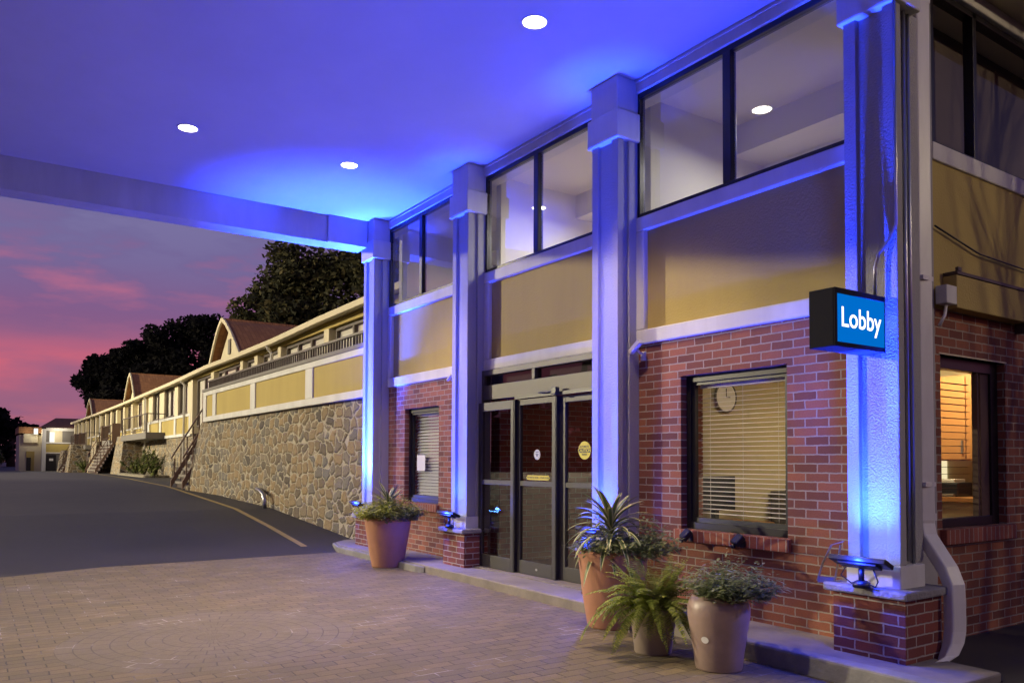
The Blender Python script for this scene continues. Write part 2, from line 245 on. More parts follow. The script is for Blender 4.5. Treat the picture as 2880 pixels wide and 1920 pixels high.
# ------------------------------------------------------------------ mesh helpers
class MB:
    def __init__(s): s.v = []; s.f = []; s.uv = {}; s.sm = set()
    def add(s, vs, fs, smooth=False, uvs=None):
        o = len(s.v); s.v += [Vector(p) for p in vs]
        for i, f in enumerate(fs):
            if smooth: s.sm.add(len(s.f))
            if uvs: s.uv[len(s.f)] = uvs[i]
            s.f.append([o+k for k in f])
        return s
    def box(s, x0, x1, y0, y1, z0, z1, mtx=None):
        vs = [Vector((x, y, z)) for z in (z0, z1) for y in (y0, y1) for x in (x0, x1)]
        if mtx: vs = [mtx @ p for p in vs]
        return s.add(vs, [(0, 2, 3, 1), (4, 5, 7, 6), (0, 1, 5, 4), (2, 6, 7, 3), (0, 4, 6, 2), (1, 3, 7, 5)])
    def quad(s, a, b, c, d, uv=None): return s.add([a, b, c, d], [(0, 1, 2, 3)], uvs=[uv] if uv else None)
    def prism(s, pts, z0, z1, axis='z'):
        n = len(pts)
        def P(a, b, c): return (a, b, c) if axis == 'z' else ((a, c, b) if axis == 'y' else (c, a, b))
        vs = [P(a, b, z0) for a, b in pts]+[P(a, b, z1) for a, b in pts]
        fs = [tuple(range(n))[::-1], tuple(range(n, 2*n))]+[(i, (i+1) % n, n+(i+1) % n, n+i) for i in range(n)]
        return s.add(vs, fs)
    def tube(s, pts, r, n=10, caps=True, sx=1., sy_=1.):
        pts = [Vector(p) for p in pts]; vs = []; fs = []
        rs = r if isinstance(r, (list, tuple)) else [r]*len(pts)
        ref = None
        for i, p in enumerate(pts):
            d = (pts[min(i+1, len(pts)-1)]-pts[max(i-1, 0)]).normalized()
            if ref is None: ref = Vector((0, 0, 1)) if abs(d.z) < .9 else Vector((1, 0, 0))
            a = (ref-d*ref.dot(d)).normalized(); b = d.cross(a); ref = a
            for k in range(n):
                t = 2*math.pi*k/n; vs.append(p+(a*math.cos(t)*sx+b*math.sin(t)*sy_)*rs[i])
        for i in range(len(pts)-1):
            for k in range(n):
                fs.append((i*n+k, i*n+(k+1) % n, (i+1)*n+(k+1) % n, (i+1)*n+k))
        s.add(vs, fs, True)
        if caps:
            o = len(s.v)-len(vs); s.f.append([o+k for k in range(n)][::-1]); s.f.append([o+len(vs)-n+k for k in range(n)])
        return s
    def sweep_rect(s, pts, w, d, side):
        """rectangular tube along pts; side = width direction"""
        pts = [Vector(p) for p in pts]; side = Vector(side).normalized(); vs = []; fs = []
        for i, p in enumerate(pts):
            t = (pts[min(i+1, len(pts)-1)]-pts[max(i-1, 0)]).normalized(); o = t.cross(side).normalized()
            for a, b in ((-1, -1), (1, -1), (1, 1), (-1, 1)): vs.append(p+side*a*w/2+o*b*d/2)
        for i in range(len(pts)-1):
            for k in range(4): fs.append((i*4+k, i*4+(k+1) % 4, i*4+4+(k+1) % 4, i*4+4+k))
        return s.add(vs, fs)
    def lathe(s, prof, cx, cyy, n=48):
        vs = []; fs = []
        for r, z in prof:
            for k in range(n):
                t = 2*math.pi*k/n; vs.append((cx+r*math.cos(t), cyy+r*math.sin(t), z))
        for i in range(len(prof)-1):
            for k in range(n): fs.append((i*n+k, i*n+(k+1) % n, (i+1)*n+(k+1) % n, (i+1)*n+k))
        s.add(vs, fs, True)
        o = len(s.v)-len(vs); s.f.append([o+k for k in range(n)][::-1]); return s
    def blade(s, p, d, L, w, bend, upv=Vector((0, 0, 1)), n=6, fold=.0, wid=None):
        """strap leaf from p, direction d, drooping by bend"""
        p = Vector(p); d = Vector(d).normalized(); sd = d.cross(upv)
        sd = sd.normalized() if sd.length > 1e-4 else Vector((1, 0, 0)); vs = []; fs = []; uvs = []
        for i in range(n+1):
            t = i/n; ww = w*(wid(t) if wid else (math.sin(math.pi*min(.999, .12+.88*t)) ** .7))*.5
            nrm = sd.cross(d).normalized()
            vs += [p-sd*ww+nrm*fold*ww, p.copy(), p+sd*ww+nrm*fold*ww]
            d = (d+Vector((0, 0, -bend/n))).normalized(); p = p+d*(L/n)
        for i in range(n):
            a = i*3; fs += [(a, a+1, a+4, a+3), (a+1, a+2, a+5, a+4)]
            t0, t1 = i/n, (i+1)/n; uvs += [[(0, t0), (.5, t0), (.5, t1), (0, t1)], [(.5, t0), (1, t0), (1, t1), (.5, t1)]]
        return s.add(vs, fs, True, uvs)
    def build(s, name, m, parent=None, bevel=0., origin=None):
        org = Vector((0, 0, 0))
        if parent is not None:
            q = parent
            while q.parent: q = q.parent
            org = Vector(q.location)
        elif origin is not None: org = Vector(origin)
        me = bpy.data.meshes.new(name); me.from_pydata([v-org for v in s.v], [], s.f)
        uvl = me.uv_layers.new(name='UVMap')
        for pi, pl in enumerate(me.polygons):
            if pi in s.sm: pl.use_smooth = True
            if pi in s.uv and s.uv[pi]:
                for li, uv in zip(pl.loop_indices, s.uv[pi]): uvl.data[li].uv = uv
                continue
            nx, ny, nz = (abs(c) for c in pl.normal)
            for li in pl.loop_indices:
                v = s.v[me.loops[li].vertex_index]
                uvl.data[li].uv = (v.x, v.y) if nz > .75 else ((v.y, v.z) if nx > ny else (v.x, v.z))
        o = bpy.data.objects.new(name, me); SC.collection.objects.link(o); me.materials.append(M[m] if isinstance(m, str) else m)
        if parent is not None: o.parent = parent
        elif origin is not None: o.location = org
        if bevel:
            b = o.modifiers.new('edge', 'BEVEL'); b.width = bevel; b.segments = 2; b.limit_method = 'ANGLE'; b.angle_limit = R_(40)
        return o
def tag(o, label=None, cat=None, group=None, kind=None):
    for k, v in (('label', label), ('category', cat), ('group', group), ('kind', kind)):
        if v: o[k] = v
    return o
def thing(name, label, cat, loc, group=None):
    o = bpy.data.objects.new(name, None); SC.collection.objects.link(o); o.location = loc; o.empty_display_size = .2
    return tag(o, label, cat, group)
def copy_tree(o, parent=None):
    c = o.copy(); SC.collection.objects.link(c)
    if parent is not None: c.parent = parent
    for ch in [x for x in o.children]: copy_tree(ch, c)
    return c
def text(name, s, size, m, parent, mtx, bold=0., depth=.002, align='CENTER'):
    cu = bpy.data.curves.new(name, 'FONT'); cu.body = s; cu.size = size; cu.align_x = align; cu.align_y = 'CENTER'; cu.extrude = depth; cu.offset = bold
    t = bpy.data.objects.new(name, cu); SC.collection.objects.link(t)
    me = bpy.data.meshes.new_from_object(t.evaluated_get(bpy.context.evaluated_depsgraph_get()))
    bpy.data.objects.remove(t); me.transform(mtx)
    q = parent
    while q.parent: q = q.parent
    me.transform(Matrix.Translation(-Vector(q.location)))
    o = bpy.data.objects.new(name, me); SC.collection.objects.link(o); me.materials.clear(); me.materials.append(M[m]); o.parent = parent
    return o
def light(name, kind, loc, power, col, aim=None, size=.1, spot=None, blend=.5, parent=None):
    d = bpy.data.lights.new(name, kind); d.energy = power; d.color = col
    if kind == 'AREA': d.size = size
    else: d.shadow_soft_size = size
    if spot: d.spot_size = R_(spot); d.spot_blend = blend
    o = bpy.data.objects.new(name, d); SC.collection.objects.link(o); o.location = loc
    if aim is not None: o.rotation_euler = (Vector(aim)-Vector(loc)).to_track_quat('-Z', 'Y').to_euler()
    if parent is not None:
        o.parent = parent; o.location = Vector(loc)-Vector(parent.location)
    return o
BLUE = (.010, .040, 1.0)
# ------------------------------------------------------------------ ground
GP = [(-400, .3), (-120, .3), (-80, .33), (-66, .42), (-50, .60), (-34, .60), (-25, .57), (-16.5, .37), (-11.9, .05), (-11.2, 0), (400, 0)]
def g(x):
    for (a, za), (b, zb) in zip(GP, GP[1:]):
        if a <= x <= b: return za+(zb-za)*(x-a)/(b-a)
    return 0
def sheet(name, xs, yfun, m, dz, ny=2):
    b = MB(); vs = []; fs = []
    for x in xs:
        y0, y1 = yfun(x)
        for j in range(ny): vs.append((x, y0+(y1-y0)*j/(ny-1), g(x)+dz))
    for i in range(len(xs)-1):
        for j in range(ny-1): fs.append((i*ny+j, (i+1)*ny+j, (i+1)*ny+j+1, i*ny+j+1))
    b.add(vs, fs); o = b.build(name, m); o['kind'] = 'structure'; return o
XS = [-400, -250, -160, -120, -100, -90, -80, -73, -66, -60, -55, -50, -42, -34, -30, -25, -21, -16.5, -14, -13, -12.4, -11.9, -11.5, -11.2, -8, -4, 0, 10, 40, 200, 400]
sheet('ground', XS, lambda x: (-400, 400), 'asphalt', -.05)
sheet('road', [x for x in XS if -130 <= x <= 40], lambda x: (-70, 12), 'asphalt', 0.0, 8)
b = MB(); b.prism([(-12.25, -.3), (-11.46, -3.15), (-10.9, -4.85), (-9.3, -9.5), (3.0, -9.5), (-1.6, -.3)], -.03, .004)
b.build('paving', 'paver')['kind'] = 'structure'
# yellow road line following the ground
ypts = [(-11.75, -.98), (-13.5, -.86), (-16, -.78), (-19, -.62), (-23, -.45), (-28, -.2), (-35, .15), (-45, .5), (-55, .6)]
ypts = [(-11.85, -.93), (-14.0, -.80), (-17.0, -.68), (-20, -.55), (-24, -.38), (-29, -.18), (-36, .1), (-45, .3), (-56, .2), (-70, -.6)]
yp = []
for (x0, y0), (x1, y1) in zip(ypts, ypts[1:]):
    n = max(2, int(abs(x1-x0)/.25)); yp += [(x0+(x1-x0)*i/n, y0+(y1-y0)*i/n) for i in range(n)]
ypts = yp; b = MB(); vs = []; fs = []
for i, (x, y) in enumerate(ypts):
    vs += [(x, y-.05, g(x)+.006), (x, y+.05, g(x)+.006)]
    if i: fs.append((2*i-2, 2*i, 2*i+1, 2*i-1))
b.add(vs, fs).build('road_marking', 'yline')['kind'] = 'structure'
# sidewalk along the facade, with kerb
SW = .10
b = MB()
b.prism([(-12.05, -.22), (-11.75, -.46), (-11.3, -.58), (-2.35, -.60), (-2.35, .0), (-12.05, .3)], -.05, SW)
b.build('sidewalk', 'concrete', bevel=.015)['kind'] = 'structure'
b = MB(); b.prism([(-12.12, -.2), (-11.8, -.50), (-11.3, -.64), (-8.75, -.65), (-8.6, -.60), (-11.28, -.585), (-11.74, -.465), (-12.05, -.22)], -.05, SW-.012)
b.prism([(-3.95, -.72), (-1.9, -.74), (-1.6, -.62), (-2.36, -.605), (-3.9, -.605)], -.05, SW+.03)
b.build('kerb', 'kerb', bevel=.02)['kind'] = 'structure'
# paved apron right of the building
b = MB(); b.prism([(-2.34, -.60), (-1.6, -.55), (2.5, 5), (2.5, 14), (-3.09, 14), (-3.09, .0), (-2.34, .0)], -.05, .05); b.build('pavement', 'asphalt')['kind'] = 'structure'
# ------------------------------------------------------------------ lobby building
LB = thing('lobby_building', 'two storey brick lobby building with portico and blue lit columns', 'building', (-7, 0, 0))
CX = [-11.075, -8.375, -5.69, -3.01]; ZC = 4.96
def wall_with_holes(b, x0, x1, z0, z1, holes, y, y1):
    """front wall slab between y and y1 in the xz plane, rectangular openings"""
    xs = sorted({x0, x1, *[h[0] for h in holes], *[h[1] for h in holes]}); zs = sorted({z0, z1, *[h[2] for h in holes], *[h[3] for h in holes]})
    for xa, xb in zip(xs, xs[1:]):
        for za, zb in zip(zs, zs[1:]):
            if not any(h[0] <= xa and xb <= h[1] and h[2] <= za and zb <= h[3] for h in holes): b.box(xa, xb, y, y1, za, zb)
W3 = (-4.97, -3.865, .775, 2.115); W1 = (-10.36, -9.35, .775, 2.10)
for xa, xb, wn in ((-11.25, -8.56, W1), (-5.5, -3.09, W3)):
    b = MB(); wall_with_holes(b, xa, xb, 0, 2.45, [wn], 0, .28); b.build('brick_wall', 'brick', LB)
SWN = (.76, 1.76, .87, 2.166)
b = MB()
def side_wall(b, y0, y1, z0, z1, holes, x, xb_):
    ys = sorted({y0, y1, *[h[0] for h in holes], *[h[1] for h in holes]}); zs = sorted({z0, z1, *[h[2] for h in holes], *[h[3] for h in holes]})
    for ya, yb in zip(ys, ys[1:]):
        for za, zb in zip(zs, zs[1:]):
            if not any(h[0] <= ya and yb <= h[1] and h[2] <= za and zb <= h[3] for h in holes): b.box(xb_, x, ya, yb, za, zb)
side_wall(b, .281, 12, 0, 2.5, [SWN], -3.09, -3.35)
b.build('side_brick_wall', 'brick', LB)
# trim bands, stucco panels, upper windows, fascia for the three bays
BAYS = [(-10.89, -8.56), (-8.19, -5.875), (-5.505, -3.195)]
MUL = [-9.885, -7.14, -4.43]
fas = MB(); fas.box(-11.4, -2.9, -.035, .28, 4.835, ZC+.1); fas.box(-11.4, -2.9, -.05, -.035, 4.925, ZC)
fas.build('fascia', 'trim', LB, .008)
for (xa, xb), mx in zip(BAYS, MUL):
    t = MB(); xa2, xb2 = xa-.06, xb+.06
    t.box(xa2, xb2, -.03, .25, 2.45, 2.585); t.box(xa2, xb2, -.03, .25, 3.515, 3.65)
    t.box(xa2, xa+.10, -.027, .25, 2.585, 3.515); t.box(xb-.10, xb2, -.027, .25, 2.585, 3.515)
    t.build('trim_band', 'trim', LB, .012)
    MB().box(xa+.09, xb-.09, .022, .2, 2.58, 3.52).build('stucco_panel', 'yellow', LB)
    z0, z1 = 3.65, 4.835
    fr = MB(); fw_ = .045
    fr.box(xa2, xa+.03, -.012, .06, z0, z1); fr.box(xb-.03, xb2, -.012, .06, z0, z1)
    fr.box(xa+.03, xb-.03, -.012, .06, z0, z0+.035); fr.box(xa+.03, xb-.03, -.012, .06, z1-.05, z1); fr.box(mx-.042, mx+.042, -.016, .06, z0+.035, z1-.05)
    f = fr.build('window_frame', 'bronze', LB, .004)
    for ga, gb in ((xa+.03, mx-.042), (mx+.042, xb-.03)):
        MB().quad((ga, .012, z0+.035), (gb, .012, z0+.035), (gb, .012, z1-.05), (ga, .012, z1-.05)).build('window_pane', 'upglass', f)
# portico : soffit, beams, cornice
s_ = MB(); s_.box(-11.45, -2.6, -6.7, -.051, ZC, ZC+.25); s_.build('soffit', 'ceil', LB)
pb = MB(); pb.box(-11.45, -11.13, -6.7, -.9, 4.565, ZC); pb.box(-11.47, -11.09, -.9, -.28, 4.56, ZC)
pb.box(-2.95, -2.6, -6.7, -.28, 4.565, ZC); pb.box(-11.45, -2.6, -7.05, -6.7, 4.565, ZC+.25)
pb.box(-11.46, -11.122, -6.7, -.9, 4.552, 4.566)
pb.build('portico_beam', 'trim', LB, .012)
# columns
def column(cx, y0=-.26, wall=True, deep=.0):
    c = MB(); w = .185; st = .09; rc = .035
    yb = .02 if wall else y0-.37
    if wall:
        pr = [(cx-w, .02), (cx-w, -.09), (cx-w, -.12), (cx-w+.03, -.12), (cx-w+.03, y0+.07), (cx-w, y0+.07), (cx-w, y0), (cx-w+st, y0), (cx-w+st, y0+rc), (cx+w-st, y0+rc), (cx+w-st, y0), (cx+w, y0),
              (cx+w, y0+.07), (cx+w-.03, y0+.07), (cx+w-.03, -.12), (cx+w, -.12), (cx+w, .02+deep)]
        if deep: pr = pr[:12]+[(cx+w, y0+.07), (cx+w-.06, y0+.07), (cx+w-.06, .12), (-3.2, .12)]
    else:
        pr = [(cx-w, y0-.37), (cx-w, y0), (cx-w+st, y0), (cx-w+st, y0-rc), (cx+w-st, y0-rc), (cx+w-st, y0), (cx+w, y0), (cx+w, y0-.37)]
    c.prism(pr, .70, 4.40)
    o = c.build('column', 'white', LB, .006)
    k = MB(); ya, yb2 = (y0-.012, .02) if wall else (y0-.39, y0+.015)
    k.box(cx-w-.005, cx+w+.005, ya, yb2, .55, .70)
    k.build('plinth', 'trim', o, .006)
    k = MB()
    if wall:
        k.box(cx-.215, cx+.215, -.295, .015, 4.365, 4.635); k.box(cx-.19, cx+.19, -.272, .012, 4.635, ZC-.002)
    else: k.box(cx-.215, cx+.215, y0-.42, y0+.03, 4.365, ZC-.002)
    k.build('capital', 'trim', o, .012)
    p = MB(); q = MB()
    if wall:
        p.box(cx-.25, cx+.25, -.33, -.001 if not deep else .1, 0.0, .50); q.box(cx-.30, cx+.29, -.38, .0 if not deep else .13, .50, .555)
    else:
        p.box(cx-.25, cx+.25, y0-.45, y0+.05, 0, .50); q.box(cx-.29, cx+.29, y0-.49, y0+.09, .50, .555)
    p.build('brick_pier', 'pier', o); q.build('pier_cap', 'cap', o, .014)
column(CX[0]); column(CX[1]); column(CX[2]); column(CX[3], deep=.2)

# right-hand return wall
MB().box(-3.2, -3.07, .28, .655, .1, 4.95).build('corner_pilaster', 'pilaster', LB, .008)
t = MB(); t.box(-3.2, -3.065, .655, 9, 3.60, 3.735); t.box(-3.2, -3.04, .655, 9, 4.92, 5.04); t.build('trim_band', 'trim', LB, .01)
MB().box(-3.3, -3.085, .655, 9, 2.5, 3.60).build('stucco_panel', 'yellow', LB)
fr = MB()
for y in (.655, 1.30, 2.35, 3.4): fr.box(-3.16, -3.08, y, y+.055, 3.735, 4.92)
fr.box(-3.16, -3.08, .71, 3.4, 4.87, 4.92); fr.box(-3.165, -3.083, .71, 3.4, 3.735, 3.755)
f = fr.build('window_frame', 'bronze', LB, .004)
for ya, yb in ((.71, 1.30), (1.355, 2.35), (2.405, 3.4)):
    MB().quad((-3.12, ya, 3.75), (-3.12, yb, 3.75), (-3.12, yb, 4.87), (-3.12, ya, 4.87)).build('window_pane', 'motelglass', f)
MB().box(-3.5, -2.55, .3, 9, 5.04, 5.2).build('eave', 'cream', LB)
MB().box(-11.4, -3.1, .28, 12, 5.04, 5.3).build('roof', 'grey', LB)
b = MB(); b.box(-3.40, -3.38, .3, 6, 3.2, 4.925); b.build('dim_room_sheet', mat('dim room brown', (.15, .115, .105), .9, var=(1.5, .6, (.10, .08, .075))), LB)  # flat brown sheet added in place of the dim room behind the glass
# ---- ground floor brick windows
def slats(b, x0, x1, y, z0, z1, pitch, tilt, depth=.024, axis='x'):
    n = int((z1-z0)/pitch)
    for i in range(n):
        z = z0+(i+.5)*pitch; dz = math.sin(tilt)*depth/2; dy = math.cos(tilt)*depth/2
        if axis == 'x': b.add([(x0, y-dy, z-dz), (x1, y-dy, z-dz), (x1, y+dy, z+dz), (x0, y+dy, z+dz)], [(0, 1, 2, 3)])
        else: b.add([(y+dy, x0, z-dz), (y+dy, x1, z-dz), (y-dy, x1, z+dz), (y-dy, x0, z+dz)], [(0, 1, 2, 3)])
def brick_window(wn, closed):
    x0, x1, z0, z1 = wn; f = MB()
    f.box(x0, x0+.05, .07, .14, z0, z1); f.box(x1-.05, x1, .07, .14, z0, z1); f.box(x0+.05, x1-.05, .07, .14, z0, z0+.06); f.box(x0+.05, x1-.05, .07, .14, z1-.06, z1)
    fo = f.build('window_frame', 'bronze', LB, .004)
    f = MB()
    f.box(x0+.05, x0+.085, .09, .13, z0+.06, z1-.06); f.box(x1-.085, x1-.05, .09, .13, z0+.06, z1-.06); f.box(x0+.085, x1-.085, .09, .13, z0+.06, z0+.10); f.box(x0+.085, x1-.085, .09, .13, z1-.085, z1-.06)
    f.build('sash', 'black', fo)
    MB().quad((x0+.085, .11, z0+.1), (x1-.085, .11, z0+.1), (x1-.085, .11, z1-.085), (x0+.085, .11, z1-.085)).build('window_pane', 'glass', fo)
    bl = MB()
    if closed: slats(bl, x0+.09, x1-.09, .17, z0+.1, z1-.10, .044, R_(48), .046)
    else: slats(bl, x0+.09, x1-.09, .17, z0+.12, z1-.12, .0385, R_(15), .027)
    bl.box(x0+.09, x1-.09, .15, .19, z1-.11, z1-.06)
    for fx in (.18, .5, .82): xx = x0+(x1-x0)*fx; bl.box(xx-.0012, xx+.0012, .156, .158, z0+.1, z1-.1)
    bl.build('blind', 'slat', fo)
    s = MB(); s.box(x0-.05, x1+.03, -.05, .07, z0-.10, z0-.001); s.build('window_sill', 'sillbrick', fo, .004)
    rv = MB(); rv.box(x0, x0+.001, .001, .07, z0, z1)
    return fo
w1f = brick_window(W1, True); w3f = brick_window(W3, False)
MB().box(-10.17, -9.93, .104, .106, 1.22, 1.44).build('paper_notice', 'paper', w1f)
# right-hand window with blinds
y0, y1, z0, z1 = SWN; f = MB()
f.box(-3.20, -3.15, y0, y0+.02, z0, z1); f.box(-3.22, -3.15, y1-.11, y1, z0, z1); f.box(-3.22, -3.15, y0+.02, y1-.11, z0, z0+.07); f.box(-3.22, -3.15, y0+.02, y1-.11, z1-.09, z1)
fo = f.build('window_frame', 'bronze', LB, .004)
f = MB(); f.box(-3.215, -3.17, y1-.24, y1-.11, z0+.07, z1-.09); f.box(-3.205, -3.16, y1-.31, y1-.29, z0+.07, z1-.09); f.build('sash', 'brown', fo)
MB().quad((-3.19, y0+.02, z0+.07), (-3.19, y1-.24, z0+.07), (-3.19, y1-.24, z1-.09), (-3.19, y0+.02, z1-.09)).build('window_pane', 'motelglass', fo)
bl = MB(); slats(bl, y0+.02, y1-.25, -3.26, z0+.1, z1-.1, .055, R_(-9), .03, 'y'); bl.build('blind', 'brown', fo)
MB().box(-3.15, -3.04, y0-.03, y1+.05, z0-.11, z0-.001).build('window_sill', 'sillbrick', fo, .004)
MB().box(-3.15, -3.085, y0-.02, y1+.02, z1, z1+.012).build('lintel', 'cream', fo)
# ---- entrance : header, transom, sliding door leaves
en = MB(); xa, xb = -8.19, -5.875
en.box(xa, xb, -.045, .06, 2.385, 2.45); en.box(xa, xb, -.05, .06, 2.09, 2.265)
en.box(xa, xa+.03, -.055, .06, SW, 2.45); en.box(xb-.03, xb, -.055, .06, SW, 2.45); en.box(-7.165, -7.105, -.047, .05, 2.265, 2.385)
ent = en.build('door_surround', 'alu', LB, .004)
tr_ = MB(); tr_.quad((xa+.03, .0, 2.265), (-7.165, .0, 2.265), (-7.165, .0, 2.385), (xa+.03, .0, 2.385)); tr_.quad((-7.105, .0, 2.265), (xb-.03, .0, 2.265), (xb-.03, .0, 2.385), (-7.105, .0, 2.385))
tr_.build('transom_pane', 'doorglass', ent); MB().box(xa+.03, xb-.03, .07, .08, 2.24, 2.42).build('transom_dark_sheet', 'dark', ent)  # dark sheet added behind the transom so its glass reads dark
tk = MB(); tk.box(-7.42, xb-.03, -.10, -.052, 2.055, 2.09); tk.build('door_track', 'bronze', ent)
sn = MB(); sn.box(-6.67, -6.59, -.15, -.101, 2.06, 2.135); sn.box(-6.92, -6.67, -.14, -.101, 2.088, 2.105); sn.build('door_sensor', 'black', ent, .006)
MB().box(xa, xb, -.20, .05, SW-.01, SW+.012).build('threshold', 'concrete', LB)
def leaf_(name, x0, x1, y, head, lx=.09, rx=.09, z0=SW+.015, z1=2.05):
    f = MB(); t = .045
    f.box(x0, x0+lx, y, y+t, z0, z1); f.box(x1-rx, x1, y, y+t, z0, z1); f.box(x0+lx, x1-rx, y, y+t, z1-head, z1)
    f.box(x0+lx, x1-rx, y, y+t, z0, z0+.145); f.box(x0+lx, x1-rx, y+.004, y+t, 1.085, 1.14)
    o = f.build(name, 'leafmetal', LB, .003)
    for za, zb in ((z0+.145, 1.085), (1.14, z1-head)):
        MB().quad((x0+lx, y+.02, za), (x1-rx, y+.02, za), (x1-rx, y+.02, zb), (x0+lx, y+.02, zb)).build('door_pane', 'doorglass', o)
    return o
d1 = leaf_('door_leaf', -8.155, -7.42, -.115, .10, .07, .055)
d2 = leaf_('door_leaf', -7.42, -6.70, -.07, .065, .065, .06)
d3 = leaf_('door_leaf', -6.70, -5.91, -.015, .07, .10, .06)
j = MB(); j.box(-7.42, -7.405, -.11, -.072, SW+.02, 2.05); j.box(-6.70, -6.69, -.066, -.02, SW+.02, 2.05); j.build('door_edge', 'bronze', ent)
XZ = Matrix.Rotation(R_(90), 4, 'X')
def disc_pts(cx, cz, rx, rz, n=40): return [(cx+rx*math.cos(2*math.pi*k/n), cz+rz*math.sin(2*math.pi*k/n)) for k in range(n)]
ys = .002
st = MB(); st.prism(disc_pts(-6.30, 1.472, .098, .092), ys-.002, ys, 'y'); so = st.build('caution_sticker', 'stickyellow', d3)
MB().box(-6.394, -6.206, ys-.0035, ys-.0021, 1.449, 1.492).build('sticker_band', 'ink', d3)
text('sticker_text', 'CAUTION', .046, 'stickyellow', d3, Matrix.Translation((-6.30, ys-.0045, 1.470)) @ XZ, .0012, .0003)
text('sticker_text', 'AUTOMATIC', .026, 'ink', d3, Matrix.Translation((-6.30, ys-.0035, 1.510)) @ XZ, .0006, .0003)
text('sticker_text', 'DOOR', .026, 'ink', d3, Matrix.Translation((-6.30, ys-.0035, 1.430)) @ XZ, .0006, .0003)
yl = -.053
st = MB(); st.prism([(-7.245, 1.18), (-7.22, 1.155), (-6.84, 1.155), (-6.815, 1.18), (-6.84, 1.206), (-7.22, 1.206)], yl-.002, yl, 'y'); st.build('stand_clear_label', 'stickyellow', d2)
text('label_text', 'AUTOMATIC DOOR — STAND CLEAR', .0235, 'ink', d2, Matrix.Translation((-7.03, yl-.003, 1.180)) @ XZ, .0004, .0003)
st = MB(); st.prism(disc_pts(-7.045, 1.431, .056, .056), yl-.002, yl, 'y'); st.build('round_badge', 'stickwhite', d2)
rg = MB()
for k in range(36):
    a0, a1 = 2*math.pi*k/36, 2*math.pi*(k+1)/36
    rg.quad(*[(-7.045+r*math.cos(a), yl-.003, 1.431+r*math.sin(a)) for r, a in ((.047, a0), (.047, a1), (.043, a1), (.043, a0))])
for s in (-1, 1):
    rg.add([(-7.045+s*.004, yl-.003, 1.402), (-7.045+s*.027, yl-.003, 1.435), (-7.045+s*.016, yl-.003, 1.452), (-7.045+s*.004, yl-.003, 1.437)], [(0, 1, 2, 3)])
rg.box(-7.069, -7.021, yl-.0031, yl-.0029, 1.455, 1.463); rg.build('badge_emblem', 'stickblue', d2)
st = MB(); st.prism(disc_pts(-7.03, .185, .018, .013, 20), -.0735, -.0705, 'y'); st.build('door_lock', 'steel', d2)
# vestibule and rooms behind the glass
v = MB(); v.box(-8.5, -8.3, .28, 3.2, 0, 2.45); v.box(-8.3, -5.7, 3.0, 3.2, 0, 2.45); v.build('vestibule_wall', 'vbrick', LB)
v = MB(); v.box(-8.3, -5.7, .06, 3.0, .02, SW); v.build('vestibule_floor', 'carpet', LB)
v = MB(); v.box(-8.3, -5.7, .29, 3.0, 2.46, 2.5); v.build('vestibule_ceiling', 'ceilin', LB)
v = MB(); v.box(-5.7, -5.6, .29, 3.3, 0, 2.5); v.box(-5.6, -3.36, 3.2, 3.3, 0, 2.5); v.build('office_wall', 'wallin', LB)
v = MB(); v.box(-5.6, -3.36, .29, 3.3, 2.50, 2.53); v.build('office_ceiling', 'ceilin', LB)
v = MB(); v.box(-5.6, -3.36, .29, 3.3, .0, .05); v.build('office_floor', 'carpet', LB)
v = MB(); v.box(-11.2, -3.42, 2.0, 2.1, 3.2, 4.94); v.box(-11.2, -11.1, .3, 2.0, 3.2, 4.94); v.box(-8.42, -8.32, .3, 2.0, 3.2, 4.94); v.box(-5.73, -5.65, .3, 2.0, 3.2, 4.94)
v.build('upper_room_wall', 'curtain', LB)
v = MB(); v.box(-11.2, -3.2, .29, 6, 4.93, 5.0); v.box(-11.2, -3.42, 1.5, 2.0, 4.62, 4.93); v.build('upper_room_ceiling', 'ceilin', LB)
v = MB(); v.box(-11.2, -3.36, .29, 6, 3.15, 3.2); v.build('upper_room_floor', 'carpet', LB)
v = MB(); v.box(-11.1, -9.6, .5, 1.6, 2.52, 2.56); v.build('upper_room_beam', 'trim', LB)
# interior lamps (rooms are lit in the photograph)
light('upper_room_lamp', 'AREA', (-9.9, 1.1, 4.55), 12, (1, .93, .84), (-9.9, .9, 3), .5)
light('upper_room_lamp', 'AREA', (-7.0, 1.1, 4.55), 60, (1, .93, .82), (-7.0, .9, 3), .5)
light('upper_room_lamp', 'AREA', (-4.6, 1.1, 4.55), 26, (1, .93, .84), (-4.6, .9, 3), .5)
light('office_lamp', 'AREA', (-4.9, .9, 2.45), 2.6, (1, .88, .62), (-4.6, 1.3, 0), .6)
light('office_lamp', 'AREA', (-4.0, 2.3, 2.42), 32, (1, .80, .45), (-4.0, 2.5, 0), .5)
light('vestibule_lamp', 'AREA', (-7.0, 1.8, 2.42), 6, (1, .7, .5), (-7.0, 1.8, 0), .5)
